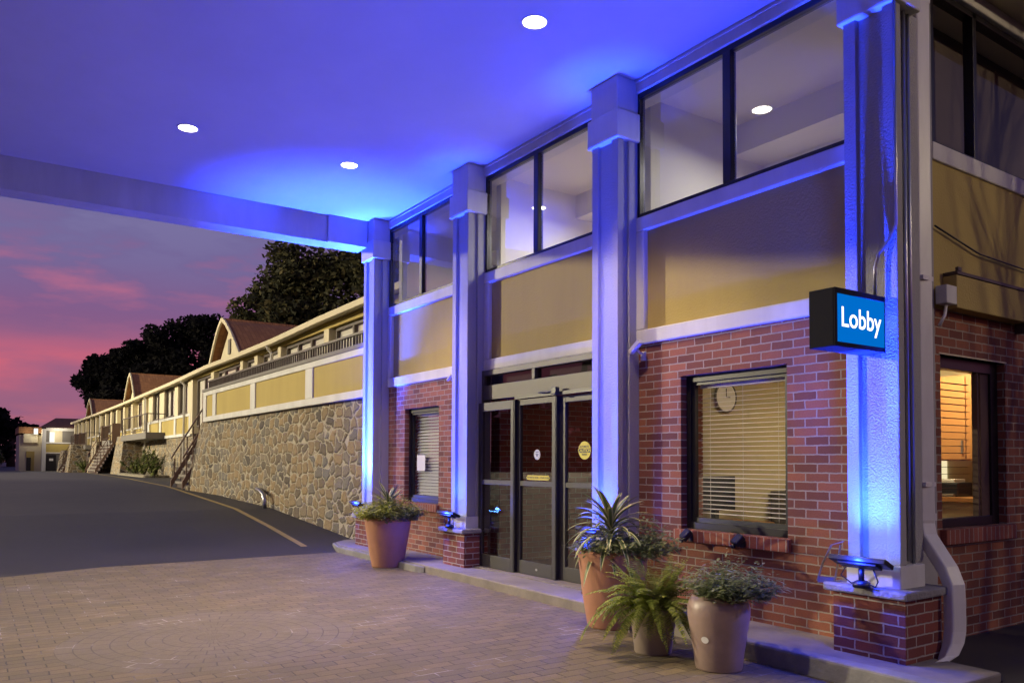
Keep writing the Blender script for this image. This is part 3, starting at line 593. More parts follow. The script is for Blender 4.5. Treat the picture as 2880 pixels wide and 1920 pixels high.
# ---- office contents
t = thing('wall_clock', 'round white wall clock behind the blinds of the office window', 'clock', (-5.6, 1.29, 2.03))
ck = MB()
n = 32
vs = [(-5.57, 1.29, 2.03)]+[(-5.57, 1.29+.15*math.cos(2*math.pi*k/n), 2.03+.15*math.sin(2*math.pi*k/n)) for k in range(n)]
ck.add(vs, [(0, 1+k, 1+(k+1) % n) for k in range(n)]); ck.build('clock_face', 'paper', t)
rm = MB(); rm.tube([(-5.575, 1.29+.155*math.cos(2*math.pi*k/n), 2.03+.155*math.sin(2*math.pi*k/n)) for k in range(n+1)], .012, 8, False); rm.build('clock_rim', 'grey', t)
hd = MB(); hd.box(-5.568, -5.566, 1.285, 1.295, 2.03, 2.12); hd.box(-5.568, -5.566, 1.29, 1.35, 2.025, 2.035); hd.build('clock_hand', 'black', t)
t = thing('office_chair', 'dark office chair with curved back inside the office window', 'chair', (-4.9, 1.5, .05))
ch = MB(); n = 14; vs = []; fs = []
for i in range(n+1):
    a = R_(-70+140*i/n)
    for z, r in ((.62, .26), (.95, .30), (1.2, .29), (1.38, .22)):
        vs.append((-4.9+r*math.sin(a)*1.0, 1.5+.28-r*math.cos(a)*.6, z))
for i in range(n):
    for k in range(3): fs.append((i*4+k, i*4+4+k, i*4+5+k, i*4+k+1))
ch.add(vs, fs, True); co = ch.build('backrest', 'dark', t); sm = co.modifiers.new('thick', 'SOLIDIFY'); sm.thickness = .06
MB().box(-5.15, -4.65, 1.35, 1.85, .47, .57).build('seat', 'dark', t, .04)
MB().tube([(-4.9, 1.6, .1), (-4.9, 1.6, .47)], .03).build('stem', 'steel', t)
bs = MB()
for k in range(5):
    a = 2*math.pi*k/5; bs.tube([(-4.9, 1.6, .14), (-4.9+.3*math.cos(a), 1.6+.3*math.sin(a), .09)], [.03, .02], 8); bs.tube([(-4.9+.3*math.cos(a), 1.6+.3*math.sin(a)-.02, .08), (-4.9+.3*math.cos(a), 1.6+.3*math.sin(a)+.02, .08)], .03, 10)
bs.build('wheel_base', 'black', t)
t = thing('office_desk', 'wooden office desk behind the blinds under the wall clock', 'desk', (-5.3, 1.1, .05))
MB().box(-5.58, -5.0, .35, 1.32, .74, .78).build('desk_top', 'wood', t, .004); MB().box(-5.58, -5.02, .37, 1.3, .05, .74).build('desk_body', 'brown', t)
t = thing('computer_monitor', 'dark flat computer monitor on the office desk', 'monitor', (-5.4, .95, .78))
MB().box(-5.42, -5.38, .7, 1.2, .88, 1.22).build('screen', 'black', t, .006); MB().box(-5.45, -5.40, .92, .98, .79, .95).build('stand', 'black', t); MB().box(-5.5, -5.32, .86, 1.04, .781, .79).build('foot', 'black', t)
t = thing('file_cabinet', 'low grey cabinet beside the chair inside the office window', 'cabinet', (-5.3, 2.3, .05))
MB().box(-5.58, -5.15, 2.0, 2.6, .05, 1.05).build('cabinet_body', 'grey', t, .006); 
for z in (.3, .62, .94): MB().box(-5.149, -5.135, 2.2, 2.4, z-.01, z+.01).build('handle', 'steel', t)
t = thing('wall_cupboard', 'orange wooden wall cupboard lit inside the side window', 'cupboard', (-3.95, 3.0, 1.35))
MB().box(-4.27, -3.6, 2.86, 3.198, 1.38, 2.22).build('cupboard_body', 'wood', t, .006)
for xa in (-4.262, -3.93): MB().box(xa, xa+.322, 2.845, 2.859, 1.395, 2.205).build('cupboard_door', 'wood', t, .004)
MB().box(-3.975, -3.96, 2.825, 2.844, 1.45, 1.58).build('handle', 'steel', t)
t = thing('kitchen_counter', 'cream counter with papers inside the side window', 'counter', (-4.0, 2.9, .05))
MB().box(-4.85, -3.5, 2.62, 3.198, .05, .99).build('counter_body', 'wallin', t); MB().box(-4.88, -3.5, 2.58, 3.198, .991, 1.03).build('counter_top', 'wood', t)
t = thing('printer', 'small dark printer on the lit counter inside', 'printer', (-4.1, 2.8, 1.03))
MB().box(-4.30, -3.95, 2.70, 3.0, 1.031, 1.17).build('printer_body', 'black', t, .015); MB().box(-4.28, -3.97, 2.66, 2.70, 1.04, 1.06).build('tray', 'grey', t)
tag(MB().box(-4.27, -4.0, 2.74, 2.95, 1.171, 1.20).build('paper_stack', 'paper', None, 0, (-4.13, 2.85, 1.17)), 'white stack of paper lying on the printer', 'paper')
tag(MB().lathe([(.045, 1.031), (.05, 1.13), (.046, 1.13), (.042, 1.04)], -4.52, 2.8, 20).build('mug', 'paper', None, 0, (-4.52, 2.8, 1.03)), 'pale mug on the counter below the lit doorway', 'mug')
MB().box(-4.60, -4.30, 3.18, 3.197, 1.04, 2.06).build('lit_doorway', 'doorway', LB)
t = thing('ceiling_lamp', 'glowing strip lamp on the room ceiling behind the side window', 'lamp', (-4.1, 2.4, 2.48))
MB().box(-4.20, -3.92, 2.35, 2.55, 2.47, 2.499).build('diffuser', 'fluor', t); MB().box(-4.22, -3.90, 2.33, 2.57, 2.48, 2.4995).build('lamp_frame', 'paper', t)
# ------------------------------------------------------------------ recessed soffit lights
def recessed(x, y, label):
    t = thing('recessed_light', label, 'light', (x, y, ZC), 'round recessed lights in the portico ceiling')
    d = MB(); d.prism([(x+.097*math.cos(2*math.pi*k/32), y+.097*math.sin(2*math.pi*k/32)) for k in range(32)], ZC-.006, ZC-.002); d.build('diffuser', 'lamp', t)
    r = MB(); r.lathe([(.098, ZC-.001), (.098, ZC-.009), (.112, ZC-.006), (.114, ZC-.001)], x, y, 32); r.build('trim_ring', 'paper', t)
    light('downlight', 'SPOT', (x, y, ZC-.03), 360, (1, .76, .46), (x, y, 0), .1, 88, .6, t)
recessed(-5.22, -1.42, 'round white recessed ceiling light nearest the camera above the pots')
recessed(-9.06, -3.29, 'round white recessed ceiling light farthest from the glass doors')
recessed(-9.08, -1.42, 'round white recessed ceiling light near the corner with the beam')
recessed(-5.22, -3.29, 'round white recessed ceiling light above the paved circle')
# ------------------------------------------------------------------ blue floodlights on the pier caps
def flood(x, yc, z, label, power=400, beam=0, low=0, far=0, hot=0, face=1):
    t = thing('floodlight', label, 'floodlight', (x, yc, z), 'blue floodlights on the brick piers')
    b_ = MB(); b_.lathe([(.055, z), (.055, z+.03), (.03, z+.045), (.0, z+.045)], x, yc, 16); b_.tube([(x, yc, z+.04), (x, yc, z+.12)], .018); b_.build('base', 'black', t)
    m = Matrix.Translation((x, yc-.01*face, z+.17)) @ Matrix.Rotation(-.45*face, 4, 'X')
    h = MB(); h.box(-.20, .20, -.055, .055, -.022, .012, m); h.box(-.14, .14, -.04, .04, -.04, -.022, m); h.build('head', 'black', t, .008)
    l = MB()
    for k in range(6): l.box(-.165+k*.06, -.135+k*.06, -.012, .012, .0121, .016, m)
    l.build('led_row', 'led', t)
    cb = MB(); cb.tube([(x-.1, yc, z+.14), (x-.16, yc+.02, z+.06), (x-.09, yc+.03, z+.015), (x-.02, yc+.02, z+.03)], .005, 6)
    cb.tube([(x+.08, yc, z+.13), (x+.12, yc-.01, z+.05), (x+.09, yc+.01, z+.01), (x+.03, yc, z+.035)], .005, 6); cb.build('cable', 'black', t)
    src = m @ Vector((0, 0, .03))
    light('blue_spill', 'SPOT', src, power*1.3, BLUE, (x, yc-1.5*face, z+4), .05, 136, 1, t)
    light('blue_glow', 'POINT', (x, yc-.10*face, z+.19), 22, BLUE, None, .03, parent=t)
    if low: light('blue_beam', 'SPOT', src, low, BLUE, (x, yc+.22*face, z+.75), .04, 80, .9, t)
    if beam:
        for dx in (-.14, 0, .14): light('blue_beam', 'SPOT', m @ Vector((dx, 0, .03)), beam*.42, BLUE, (x+dx*1.05, yc+.10*face, z+4), .03, 36, 1, t)
        if hot: light('blue_beam', 'SPOT', src, hot, BLUE, (x+.25, yc-.25, z+4.3), .05, 60, 1, t)
        if far:
            for dx in (-.14, .14): light('blue_beam', 'SPOT', m @ Vector((dx, 0, .03)), far*.62, BLUE, (x+dx*1.05, yc+.11*face, z+4), .03, 19, 1, t)
flood(CX[0], -.40, .556, 'blue floodlight hidden behind the leafy terracotta pot', 560, 320, 6, 8000, 14000)
flood(CX[1], -.39, .556, 'blue floodlight on the brick pier left of the glass doors', 220, 230, 26, 3200)
flood(CX[2], -.39, .556, 'blue floodlight behind the spiky plant right of the doors', 260, 280, 34, 3200)
flood(CX[3], -.40, .556, 'blue floodlight on the corner brick pier under the lobby sign', 800, 200, 2, 8000)
# ------------------------------------------------------------------ lobby sign
t = thing('lobby_sign', 'blue backlit box sign reading Lobby on the corner column', 'sign', (-3.01, -.53, 2.26))
c = MB(); c.box(-3.10, -2.9265, -.80, -.226, 2.075, 2.44); cab = c.build('cabinet', 'signbox', t, .004)
fr = MB()
fr.box(-2.925, -2.915, -.80, -.225, 2.405, 2.44); fr.box(-2.925, -2.915, -.80, -.225, 2.075, 2.105); fr.box(-2.925, -2.915, -.80, -.775, 2.105, 2.405); fr.box(-2.925, -2.915, -.255, -.225, 2.105, 2.405)
fr.build('sign_frame', 'signbox', t, .002)
MB().box(-2.926, -2.921, -.775, -.255, 2.105, 2.405).build('sign_face', 'signface', t)
text('sign_text', 'Lobby', .178, 'letter', t, Matrix.Translation((-2.9195, -.515, 2.258)) @ Matrix.Rotation(R_(90), 4, 'Z') @ Matrix.Rotation(R_(90), 4, 'X'), .0012, .0003)
cd = MB(); cd.tube([(-2.95, -.31, 2.44), (-2.95, -.31, 2.62), (-2.93, -.30, 2.72), (-2.87, -.272, 2.80), (-2.825, -.268, 2.90), (-2.822, -.268, 4.6)], .011, 8); cd.build('conduit', 'steel', t)
# ------------------------------------------------------------------ downspout and pipes at the corner
t = thing('downspout', 'white rectangular downspout with kicked out foot on the building corner', 'downspout', (-2.98, .3, .1))
p = MB(); p.sweep_rect([(-2.35, .06, 5.02), (-2.62, .14, 4.93), (-2.84, .18, 4.82), (-2.91, .19, 4.72), (-2.915, .19, 2.5), (-2.915, .19, .95), (-2.895, .185, .86), (-2.75, .165, .66), (-2.705, .155, .56), (-2.70, .15, .45), (-2.70, .15, .27), (-2.70, .125, .19), (-2.70, .06, .11), (-2.70, -.05, .075)], .11, .085, (.35, .93, 0))
po = p.build('pipe', 'gutter', t, .012)
sm = po.modifiers.new('thick', 'SOLIDIFY'); sm.thickness = .004
for z in (2.6, 1.2):
    MB().box(-3.08, -2.865, .125, .255, z, z+.03).build('strap', 'gutter', t)
for z0, z1 in ((4.52, 4.60), (.97, 1.02)): MB().sweep_rect([(-2.915, .19, z0), (-2.915, .19, z1)], .12, .095, (.35, .93, 0)).build('joint_sleeve', 'gutter', t)
t = thing('cable_conduit', 'thin steel conduit running down the corner column', 'conduit', (-2.86, -.06, .56))
MB().tube([(-2.86, -.10, .72), (-2.86, -.10, 4.36)], .014, 10).build('pipe', 'steel', t)
MB().tube([(-2.868, -.03, .57), (-2.868, -.03, 4.9)], .012, 10).build('pipe', 'steel', t)
# ------------------------------------------------------------------ air conditioner cover, cable and fixtures on the side wall
t = thing('air_conditioner', 'yellow painted air conditioner sleeve under the upper side window', 'air conditioner', (-3.05, 1.3, 2.6))
MB().box(-3.085, -2.98, .80, 1.92, 2.50, 2.745).build('cover', 'yellow', t, .006)
bk_ = MB(); bk_.box(-3.083, -2.975, .80, 2.02, 2.75, 2.772); bk_.box(-2.99, -2.97, .80, .85, 2.772, 2.80); bk_.box(-3.08, -2.99, 1.925, 1.98, 2.42, 2.75); bk_.build('rail', 'rail', t)
t = thing('junction_box', 'small white junction box beside the yellow air conditioner', 'junction box', (-3.03, .74, 2.6))
MB().box(-3.065, -2.98, .655, .80, 2.52, 2.655).build('box', 'trim', t, .006)
MB().tube([(-3.02, .72, 2.52), (-3.02, .70, 2.44), (-3.04, .66, 2.36)], .012, 8).build('cable', 'gutter', t)
tag(MB().tube([(-3.06, .655, 3.10), (-3.055, 1.3, 2.985), (-3.055, 2.2, 2.965), (-3.055, 3.4, 2.93)], .007, 6).build('wall_cable', 'black', None, 0, (-3.06, 1, 3)), 'thin black cable drooping along the yellow side wall', 'cable')
# security cameras on the brick under the trim
def seccam(x, z, label, sc=1.):
    t = thing('security_camera', label, 'camera', (x, -.02, z), 'white cameras on the brickwork')
    m = Matrix.Translation((x, -.10*sc, z+.06*sc)) @ Matrix.Rotation(R_(-35), 4, 'Y')
    MB().box(x-.03*sc, x+.03*sc, -.02, 0, z-.06*sc, z+.02*sc).build('bracket', 'trim', t, .004)
    MB().tube([(x, -.015, z), (x, -.06*sc, z+.01), (x, -.09*sc, z+.045*sc)], .011*sc, 8).build('arm', 'trim', t)
    c = MB(); c.box(-.09*sc, .07*sc, -.025*sc, .025*sc, -.02*sc, .03*sc, m); c.build('housing', 'trim', t, .008)
seccam(-5.43, 2.36, 'white bullet camera on brickwork right of the glass doors')
seccam(-8.95, 2.39, 'small white camera above the brick window with white blinds', .7)
def clip(x, label):
    t = thing('spotlight', label, 'spotlight', (x, -.06, .71), 'small dark spotlights under the office window')
    MB().box(x-.02, x+.02, -.075, -.05, .68, .74).build('bracket', 'black', t, .004)
    m = Matrix.Translation((x, -.12, .74)) @ Matrix.Rotation(R_(-40), 4, 'X') @ Matrix.Rotation(R_(20), 4, 'Y')
    h = MB(); h.box(-.035, .035, -.03, .03, -.05, .05, m); h.tube([m @ Vector((0, 0, -.05)), m @ Vector((0, .01, -.08))], .02, 10); h.build('head', 'black', t, .012)
clip(-4.80, 'small dark spotlight at the left end of the brick sill')
clip(-4.245, 'small dark spotlight below the middle of the brick sill')
t = thing('metal_bracket', 'angled galvanised bracket beside the corner column base', 'bracket', (-3.26, -.36, .556))
b_ = MB()
b_.sweep_rect([(-3.36, -.36, .556), (-3.33, -.34, .68), (-3.29, -.30, .80), (-3.22, -.27, .825)], .035, .006, (.3, -.9, 0))
b_.sweep_rect([(-3.27, -.30, .556), (-3.255, -.285, .66), (-3.24, -.275, .80)], .035, .006, (.3, -.9, 0)); b_.sweep_rect([(-3.36, -.36, .562), (-3.27, -.30, .562)], .04, .006, (0, 0, 1)); b_.build('frame', 'steel', t)
# ------------------------------------------------------------------ potted plants
def sprigs(b, cx, cyy, z, r, n, h, lw, seed, lean=.6):
    q = random.Random(seed)
    for _ in range(n):
        a = q.uniform(0, 2*math.pi); rr = r*math.sqrt(q.random()); k = rr/r
        p = Vector((cx+rr*math.cos(a), cyy+rr*math.sin(a), z+q.uniform(-.02, .02)))
        d = Vector((math.cos(a)*k*lean+q.uniform(-.3, .3), math.sin(a)*k*lean+q.uniform(-.3, .3), 1)).normalized()
        L = h*q.uniform(.5, 1.1)*(1-.35*k); nl = int(L/.022)
        for i in range(nl):
            pp = p+d*(L*(i+1)/nl)+Vector((0, 0, -k*.25*L*((i+1)/nl)**2)); aa = i*2.4+q.uniform(0, 1)
            ld = Vector((math.cos(aa), math.sin(aa), .5+q.uniform(-.5, .4)))
            b.blade(pp, ld, lw*q.uniform(.7, 1.4), lw*.38, .6, n=2)
def flowers(b, cx, cyy, z, pts, seed, s=.014):
    q = random.Random(seed)
    for (dx, dy, dz) in pts:
        for _ in range(7):
            p = Vector((cx+dx+q.uniform(-.03, .03), cyy+dy+q.uniform(-.03, .03), z+dz+q.uniform(-.025, .025)))
            for k in range(5):
                a = 2*math.pi*k/5+q.random(); b.blade(p, (math.cos(a), math.sin(a), .3), s, s*.8, .3, n=2)
def dracaena(b, cx, cyy, z, n, L, w, seed, h=.0, bend=1.5):
    q = random.Random(seed)
    for i in range(n):
        a = i*2.399+q.uniform(-.2, .2); t = i/n; e = .35+1.5*t
        b.blade((cx, cyy, z+h*t), (math.cos(a), math.sin(a), e), L*q.uniform(.75, 1.1)*(1-.25*t), w*q.uniform(.8, 1.1), bend*(1.1-.8*t), n=9, fold=.35)
def frond(b, p, d, L, w, bend, seed):
    q = random.Random(seed); p = Vector(p); d = Vector(d).normalized(); n = int(L/.016)
    for i in range(n):
        t = i/n; sd = d.cross(Vector((0, 0, 1)))
        sd = sd.normalized() if sd.length > 1e-3 else Vector((1, 0, 0))
        ww = w*(math.sin(math.pi*min(.99, .10+.90*t)) ** .8)
        if i > 3:
            for s in (-1, 1):
                ld = (sd*s+d*.35+Vector((0, 0, q.uniform(-.25, .1)))).normalized()
                b.blade(p, ld, ww*.55, .017, .3, n=2, wid=lambda u: 1-.6*u)
        d = (d+Vector((0, 0, -bend/n))).normalized(); p = p+d*(L/n)
POTG = None
# 1. big terracotta pot by the left column
x, y = -9.42, -.70
t = thing('potted_plant', 'tapered terracotta pot of lime leaves standing by the brick window', 'potted plant', (x, y, 0))
MB().lathe([(.195, .004), (.20, .02), (.225, .14), (.228, .15), (.262, .36), (.266, .37), (.300, .60), (.306, .625), (.300, .645), (.285, .645), (.275, .60)], x, y).build('pot', 'terra', t)
MB().lathe([(.0, .585), (.279, .58)], x, y, 32).build('soil', 'soil', t)
f = MB(); sprigs(f, x, y, .60, .31, 330, .36, .08, 3, .95); f.build('foliage', 'lime', t)
f = MB(); sprigs(f, x+.17, y+.06, .60, .22, 130, .38, .06, 5, 1.3); f.build('trailing_leaves', 'greens', t)
f = MB(); dracaena(f, x+.02, y, .70, 26, .40, .05, 4, .14, 1.0); f.build('spiky_leaves', 'drac', t)
f = MB(); flowers(f, x, y, .74, [(.12, -.12, .08), (.18, -.05, .02), (.22, -.02, .0), (.33, .1, .03), (.05, -.2, -.02)], 6); f.build('flowers', 'petal', t)
f = MB(); flowers(f, x, y, .68, [(.1, -.22, .0), (.22, -.12, -.03), (-.1, -.1, .09), (.26, .0, .02)], 8); f.build('blue_flowers', 'petalblue', t)
# 2. big terracotta pot by the doors
x, y = -5.03, -.74
t = thing('potted_plant', 'largest terracotta pot with a spiky striped plant beside the glass doors', 'potted plant', (x, y, 0))
MB().lathe([(.205, .004), (.212, .02), (.25, .25), (.29, .58), (.298, .615), (.292, .632), (.276, .632), (.266, .59)], x, y).build('pot', 'terra', t)
MB().lathe([(.0, .575), (.27, .57)], x, y, 32).build('soil', 'soil', t)
f = MB(); sprigs(f, x, y, .58, .28, 260, .24, .06, 13, .9); f.build('foliage', 'greens', t)
f = MB(); sprigs(f, x+.2, y+.10, .58, .20, 180, .38, .06, 15, 1.1); f.build('trailing_leaves', 'herb', t)
f = MB(); dracaena(f, x+.0, y-.02, .66, 54, .54, .05, 14, .20, 2.3); f.build('spiky_leaves', 'drac', t)
f = MB(); flowers(f, x, y, .70, [(-.16, -.16, .02), (-.12, -.2, .06), (-.22, -.12, -.02), (-.18, -.19, -.03), (.3, .1, .0), (.27, .05, -.1)], 16); f.build('flowers', 'petal', t)
# 3. fern
x, y = -4.18, -1.11
t = thing('potted_plant', 'bushy green fern in a small grey brown pot', 'potted plant', (x, y, 0))
MB().lathe([(.128, .004), (.133, .015), (.150, .17), (.153, .18), (.156, .19), (.168, .27), (.172, .30), (.168, .325), (.156, .325), (.150, .29)], x, y).build('pot', 'claypot', t)
MB().lathe([(.0, .285), (.155, .28)], x, y, 32).build('soil', 'soil', t)
q = random.Random(21); f = MB()
for i in range(150):
    a = i*2.399+q.uniform(-.4, .4); e = q.choice([.5, .9, 1.4, 2.0, 2.8, 3.6, 4.5]); L = q.uniform(.28, .52)
    frond(f, (x+.09*math.cos(a)*q.random(), y+.09*math.sin(a)*q.random(), .30), (math.cos(a)+q.uniform(-.4, .4), math.sin(a)+q.uniform(-.4, .4), e), L, q.uniform(.075, .10), q.uniform(1.4, 2.8) if e < 2 else q.uniform(.8, 2.2), 100+i)
frond(f, (x-.05, y-.03, .36), (-.8, -.45, .55), .50, .095, 1.1, 7); frond(f, (x-.06, y-.05, .32), (-.7, -.6, .5), .62, .10, 2.4, 8); frond(f, (x+.05, y-.05, .34), (.3, -.8, .6), .42, .09, 2.6, 9)
frond(f, (x+.12, y-.02, .34), (.8, -.3, .6), .50, .095, 2.4, 10)
f.build('foliage', 'fern', t)
tg = MB(); m_ = Matrix.Translation((x, y, 0)) @ Matrix.Rotation(R_(-38), 4, 'Z'); tg.box(-.012, .012, -.156, -.1535, .155, .19, m_ @ Matrix.Rotation(R_(6), 4, 'X')); tg.build('price_label', 'paper', t)
# 4. glazed urn
x, y = -3.62, -1.06
t = thing('potted_plant', 'rounded glazed clay urn with trailing herbs and blue flowers', 'potted plant', (x, y, 0))
MB().lathe([(.148, .004), (.152, .015), (.165, .12), (.188, .26), (.202, .35), (.203, .40), (.192, .445), (.172, .475), (.160, .485), (.150, .48), (.148, .45)], x, y).build('pot', 'urn', t)
MB().lathe([(.0, .455), (.15, .45)], x, y, 32).build('soil', 'soil', t)
f = MB(); sprigs(f, x+.08, y+.04, .47, .19, 330, .30, .05, 31, 1.15); sprigs(f, x+.12, y-.08, .46, .08, 26, .24, .045, 34, 2.6); f.build('foliage', 'herb', t)
f = MB(); sprigs(f, x+.02, y+.12, .5, .07, 40, .32, .028, 33, .4); f.build('dry_stems', 'greens', t)
f = MB(); flowers(f, x, y, .62, [(-.08, -.06, .03), (.1, -.1, .01), (.14, -.05, .02), (.2, .0, -.08), (-.09, -.06, -.03), (.12, -.1, -.03)], 36, .012); f.build('flowers', 'petalblue', t)
st = MB(); dv = Vector((-x, -5.18-y, 0)).normalized()
a0 = math.atan2(dv.y, dv.x)-R_(28); n = 20
vs = []
for k in range(n):
    u, v_ = .026*math.cos(2*math.pi*k/n), .022*math.sin(2*math.pi*k/n); rr = .1845+.33*(v_)*.5
    vs.append((x+rr*math.cos(a0+u/.18), y+rr*math.sin(a0+u/.18), .215+v_))
st.add(vs, [tuple(range(n))]); st.build('white_mark', 'paper', t)
# ------------------------------------------------------------------ motel wing
def SH(b):
    for v in b.v: v.y += .012*(-v.x-17)
    return b
YF = 1.65
MO = thing('motel_building', 'long cream two storey motel wing with brown gabled roofs', 'building', (-40, 2, 0))
def bx(b, s0, s1, d0, d1, z0, z1): return b.box(-s1, -s0, YF+d0, YF+d1, z0, z1)
# deck, parapet
dk = MB(); dk.box(-22.4, -11.3, .12, 1.9, 2.32, 2.40); dk.build('deck', 'grey', MO)
pp = MB(); zt, zb_ = 3.17, 2.37
xs = [-22.4, -22.1, -21.41, -21.09, -18.06, -17.70, -14.52, -14.14, -11.5, -11.3]
pp.box(-22.4, -11.3, -.0, .14, zb_, 2.50); pp.box(-22.4, -11.3, .0, .14, 3.06, zt)
for a, c in ((-22.4, -22.1), (-21.41, -21.09), (-18.06, -17.70), (-14.52, -14.14), (-11.5, -11.3)): pp.box(a, c, .0, .14, 2.50, 3.06)
par = pp.build('parapet', 'trim', MO, .01)
for a, c in ((-22.1, -21.41), (-21.09, -18.06), (-17.70, -14.52), (-14.14, -11.5)):
    MB().box(a-.01, c+.01, .03, .10, 2.49, 3.07).build('parapet_panel', 'yellow', par)
MB().box(-22.46, -11.3, -.02, .16, zt, zt+.075).build('parapet_cap', 'grey', par, .01)
rl = MB(); rl.box(-22.1, -11.3, .04, .10, 3.42, 3.46)
x = -22.05
while x < -11.3: rl.box(x, x+.028, .055, .085, zt+.075, 3.42); x += .125
rl.build('railing', 'rail', MO)
# wall behind the deck with piers and windows
WL = MB(); SH(bx(WL, 11.5, 33, .25, .55, 2.35, 4.6)).build('wall', 'cream', MO)
P1 = [(17.62, 17.95), (21.21, 21.46), (23.39, 23.71), (24.98, 25.28), (28.67, 29.09), (32.0, 32.35), (13.6, 13.9)]
for a, c in P1: SH(bx(MB(), a, c, .0, .26, 2.35, 4.42)).build('pier', 'cream', MO, .01)
SH(bx(MB(), 11.5, 33, .03, .27, 4.42, 4.58)).build('beam', 'yellow', MO)
def mwin(s0, s1, z0, z1, muls, d=.13, blind=True):
    f = MB(); w = .06
    bx(f, s0, s1, d, d+.1, z1-w, z1); bx(f, s0, s1, d, d+.1, z0, z0+w)
    for a in [s0, s1-w]+list(muls): bx(f, a, a+w*(1 if a in (s0, s1-w) else 1.6), d-.002, d+.1, z0+w, z1-w)
    o = SH(f).build('window_frame', 'rail', MO)
    gq = MB(); gq.quad((-s1, YF+d+.03, z0), (-s0, YF+d+.03, z0), (-s0, YF+d+.03, z1), (-s1, YF+d+.03, z1)); SH(gq).build('window_pane', 'motelglass', o)
    if blind:
        gq = MB(); gq.quad((-s1, YF+d+.028, z0), (-s0, YF+d+.028, z0), (-s0, YF+d+.028, z1), (-s1, YF+d+.028, z1))
        for v_ in gq.v: v_.y += .06
        SH(gq).build('curtain', 'curtain', o)
for s0, s1, mu in ((14.1, 17.5, (15.0, 16.4)), (18.1, 21.1, (19.1, 20.1)), (21.7, 23.2, ()), (23.9, 24.9, ()), (25.5, 28.5, (26.2, 27.6)), (29.3, 31.8, (30.5,))):
    mwin(s0, s1, 2.6, 4.40, mu)
# eave / gutter line and roof
EP = [(11, 4.72), (17.7, 4.69), (21.1, 4.63), (24.5, 4.63), (29, 4.66), (35, 4.58), (42, 4.55), (49, 4.52), (61, 4.52), (72, 4.56), (80, 4.60)]
ev = MB(); gt = MB(); rf = MB(); sf = MB()
for (a, za), (c, zc) in zip(EP, EP[1:]):
    def ring(s, z): return [(-s, YF-.25, z-.02), (-s, YF-.25, z-.15), (-s, YF-.17, z-.17), (-s, YF-.17, z)]
    A, B_ = ring(a, za), ring(c, zc); gt.add(A+B_, [(0, 1, 5, 4), (1, 2, 6, 5), (3, 0, 4, 7), (2, 3, 7, 6)])
    sf.add([(-a, YF-.17, za-.12), (-a, YF+.6, za-.06), (-c, YF+.6, zc-.06), (-c, YF-.17, zc-.12)], [(0, 1, 2, 3)])
    rf.add([(-a, YF-.17, za), (-a, YF+6.5, za+.35), (-c, YF+6.5, zc+.35), (-c, YF-.17, zc)], [(0, 1, 2, 3)])
SH(gt).build('gutter', 'cream', MO); SH(sf).build('eave_soffit', 'cream', MO); SH(rf).build('roof', 'grey', MO)
# second stretch: yellow panels below windows, stone base
WL = MB(); bx(WL, 33, 42.0, .25, .5, 2.25, 4.5); SH(WL).build('wall', 'cream', MO)
fr = MB(); bx(fr, 32.4, 41.9, 0, .25, 2.28, 2.40); bx(fr, 32.4, 41.9, 0, .25, 3.05, 3.16)
for a, c in ((32.4, 32.62), (35.16, 35.53), (38.43, 38.83), (41.5, 41.9)): bx(fr, a, c, 0, .25, 2.40, 3.05)
SH(fr).build('trim_band', 'trim', MO, .01)
for a, c in ((32.62, 35.16), (35.53, 38.43), (38.83, 41.5)): SH(bx(MB(), a-.02, c+.02, .04, .2, 2.39, 3.06)).build('stucco_panel', 'yellow', MO)
for a, c in ((32.4, 33.0), (34.9, 35.6), (37.9, 39.0), (40.8, 41.9)): SH(bx(MB(), a, c, .03, .26, 3.16, 4.45)).build('pier', 'cream', MO, .01)
for s0, s1, mu in ((33.0, 34.9, (34.0,)), (35.6, 37.9, (36.8,)), (39.0, 40.8, (39.9,))): mwin(s0, s1, 3.2, 4.4, mu, .12)
SH(bx(MB(), 32.0, 42.5, .08, .5, .3, 2.28)).build('stone_base', 'stone', MO)
# third stretch far away
WL = MB(); bx(WL, 42, 80, .25, .6, .3, 4.5); SH(WL).build('wall', 'cream', MO)
for a in (43.0, 46.6, 49.5, 52.5, 55.0, 57.6, 60.2, 63.0, 66.2, 69.5, 72.6, 75.6, 78.6): SH(bx(MB(), a, a+.55, 0, .26, 2.2, 4.42)).build('pier', 'cream', MO)
for a in (43.7, 47.3, 50.2, 53.2, 55.7, 58.3, 60.9, 63.8, 67.0, 70.3, 73.4, 76.4): mwin(a, a+1.7, 3.05, 4.3, (a+.85,), .12)
for a in (43.7, 47.3, 50.2, 53.2, 55.7, 58.3, 60.9, 63.8, 67.0, 70.3, 73.4, 76.4): SH(bx(MB(), a-.1, a+2.2, .10, .26, 2.3, 2.95)).build('stucco_panel', 'yellow', MO)
bt = MB(); bx(bt, 42, 80, .06, .26, 2.2, 2.3); bx(bt, 42, 80, .06, .26, 2.95, 3.03); SH(bt).build('trim_band', 'trim', MO)
SH(bx(MB(), 42.5, 80, .1, .3, .2, 2.2)).build('stone_base', 'stone', MO)
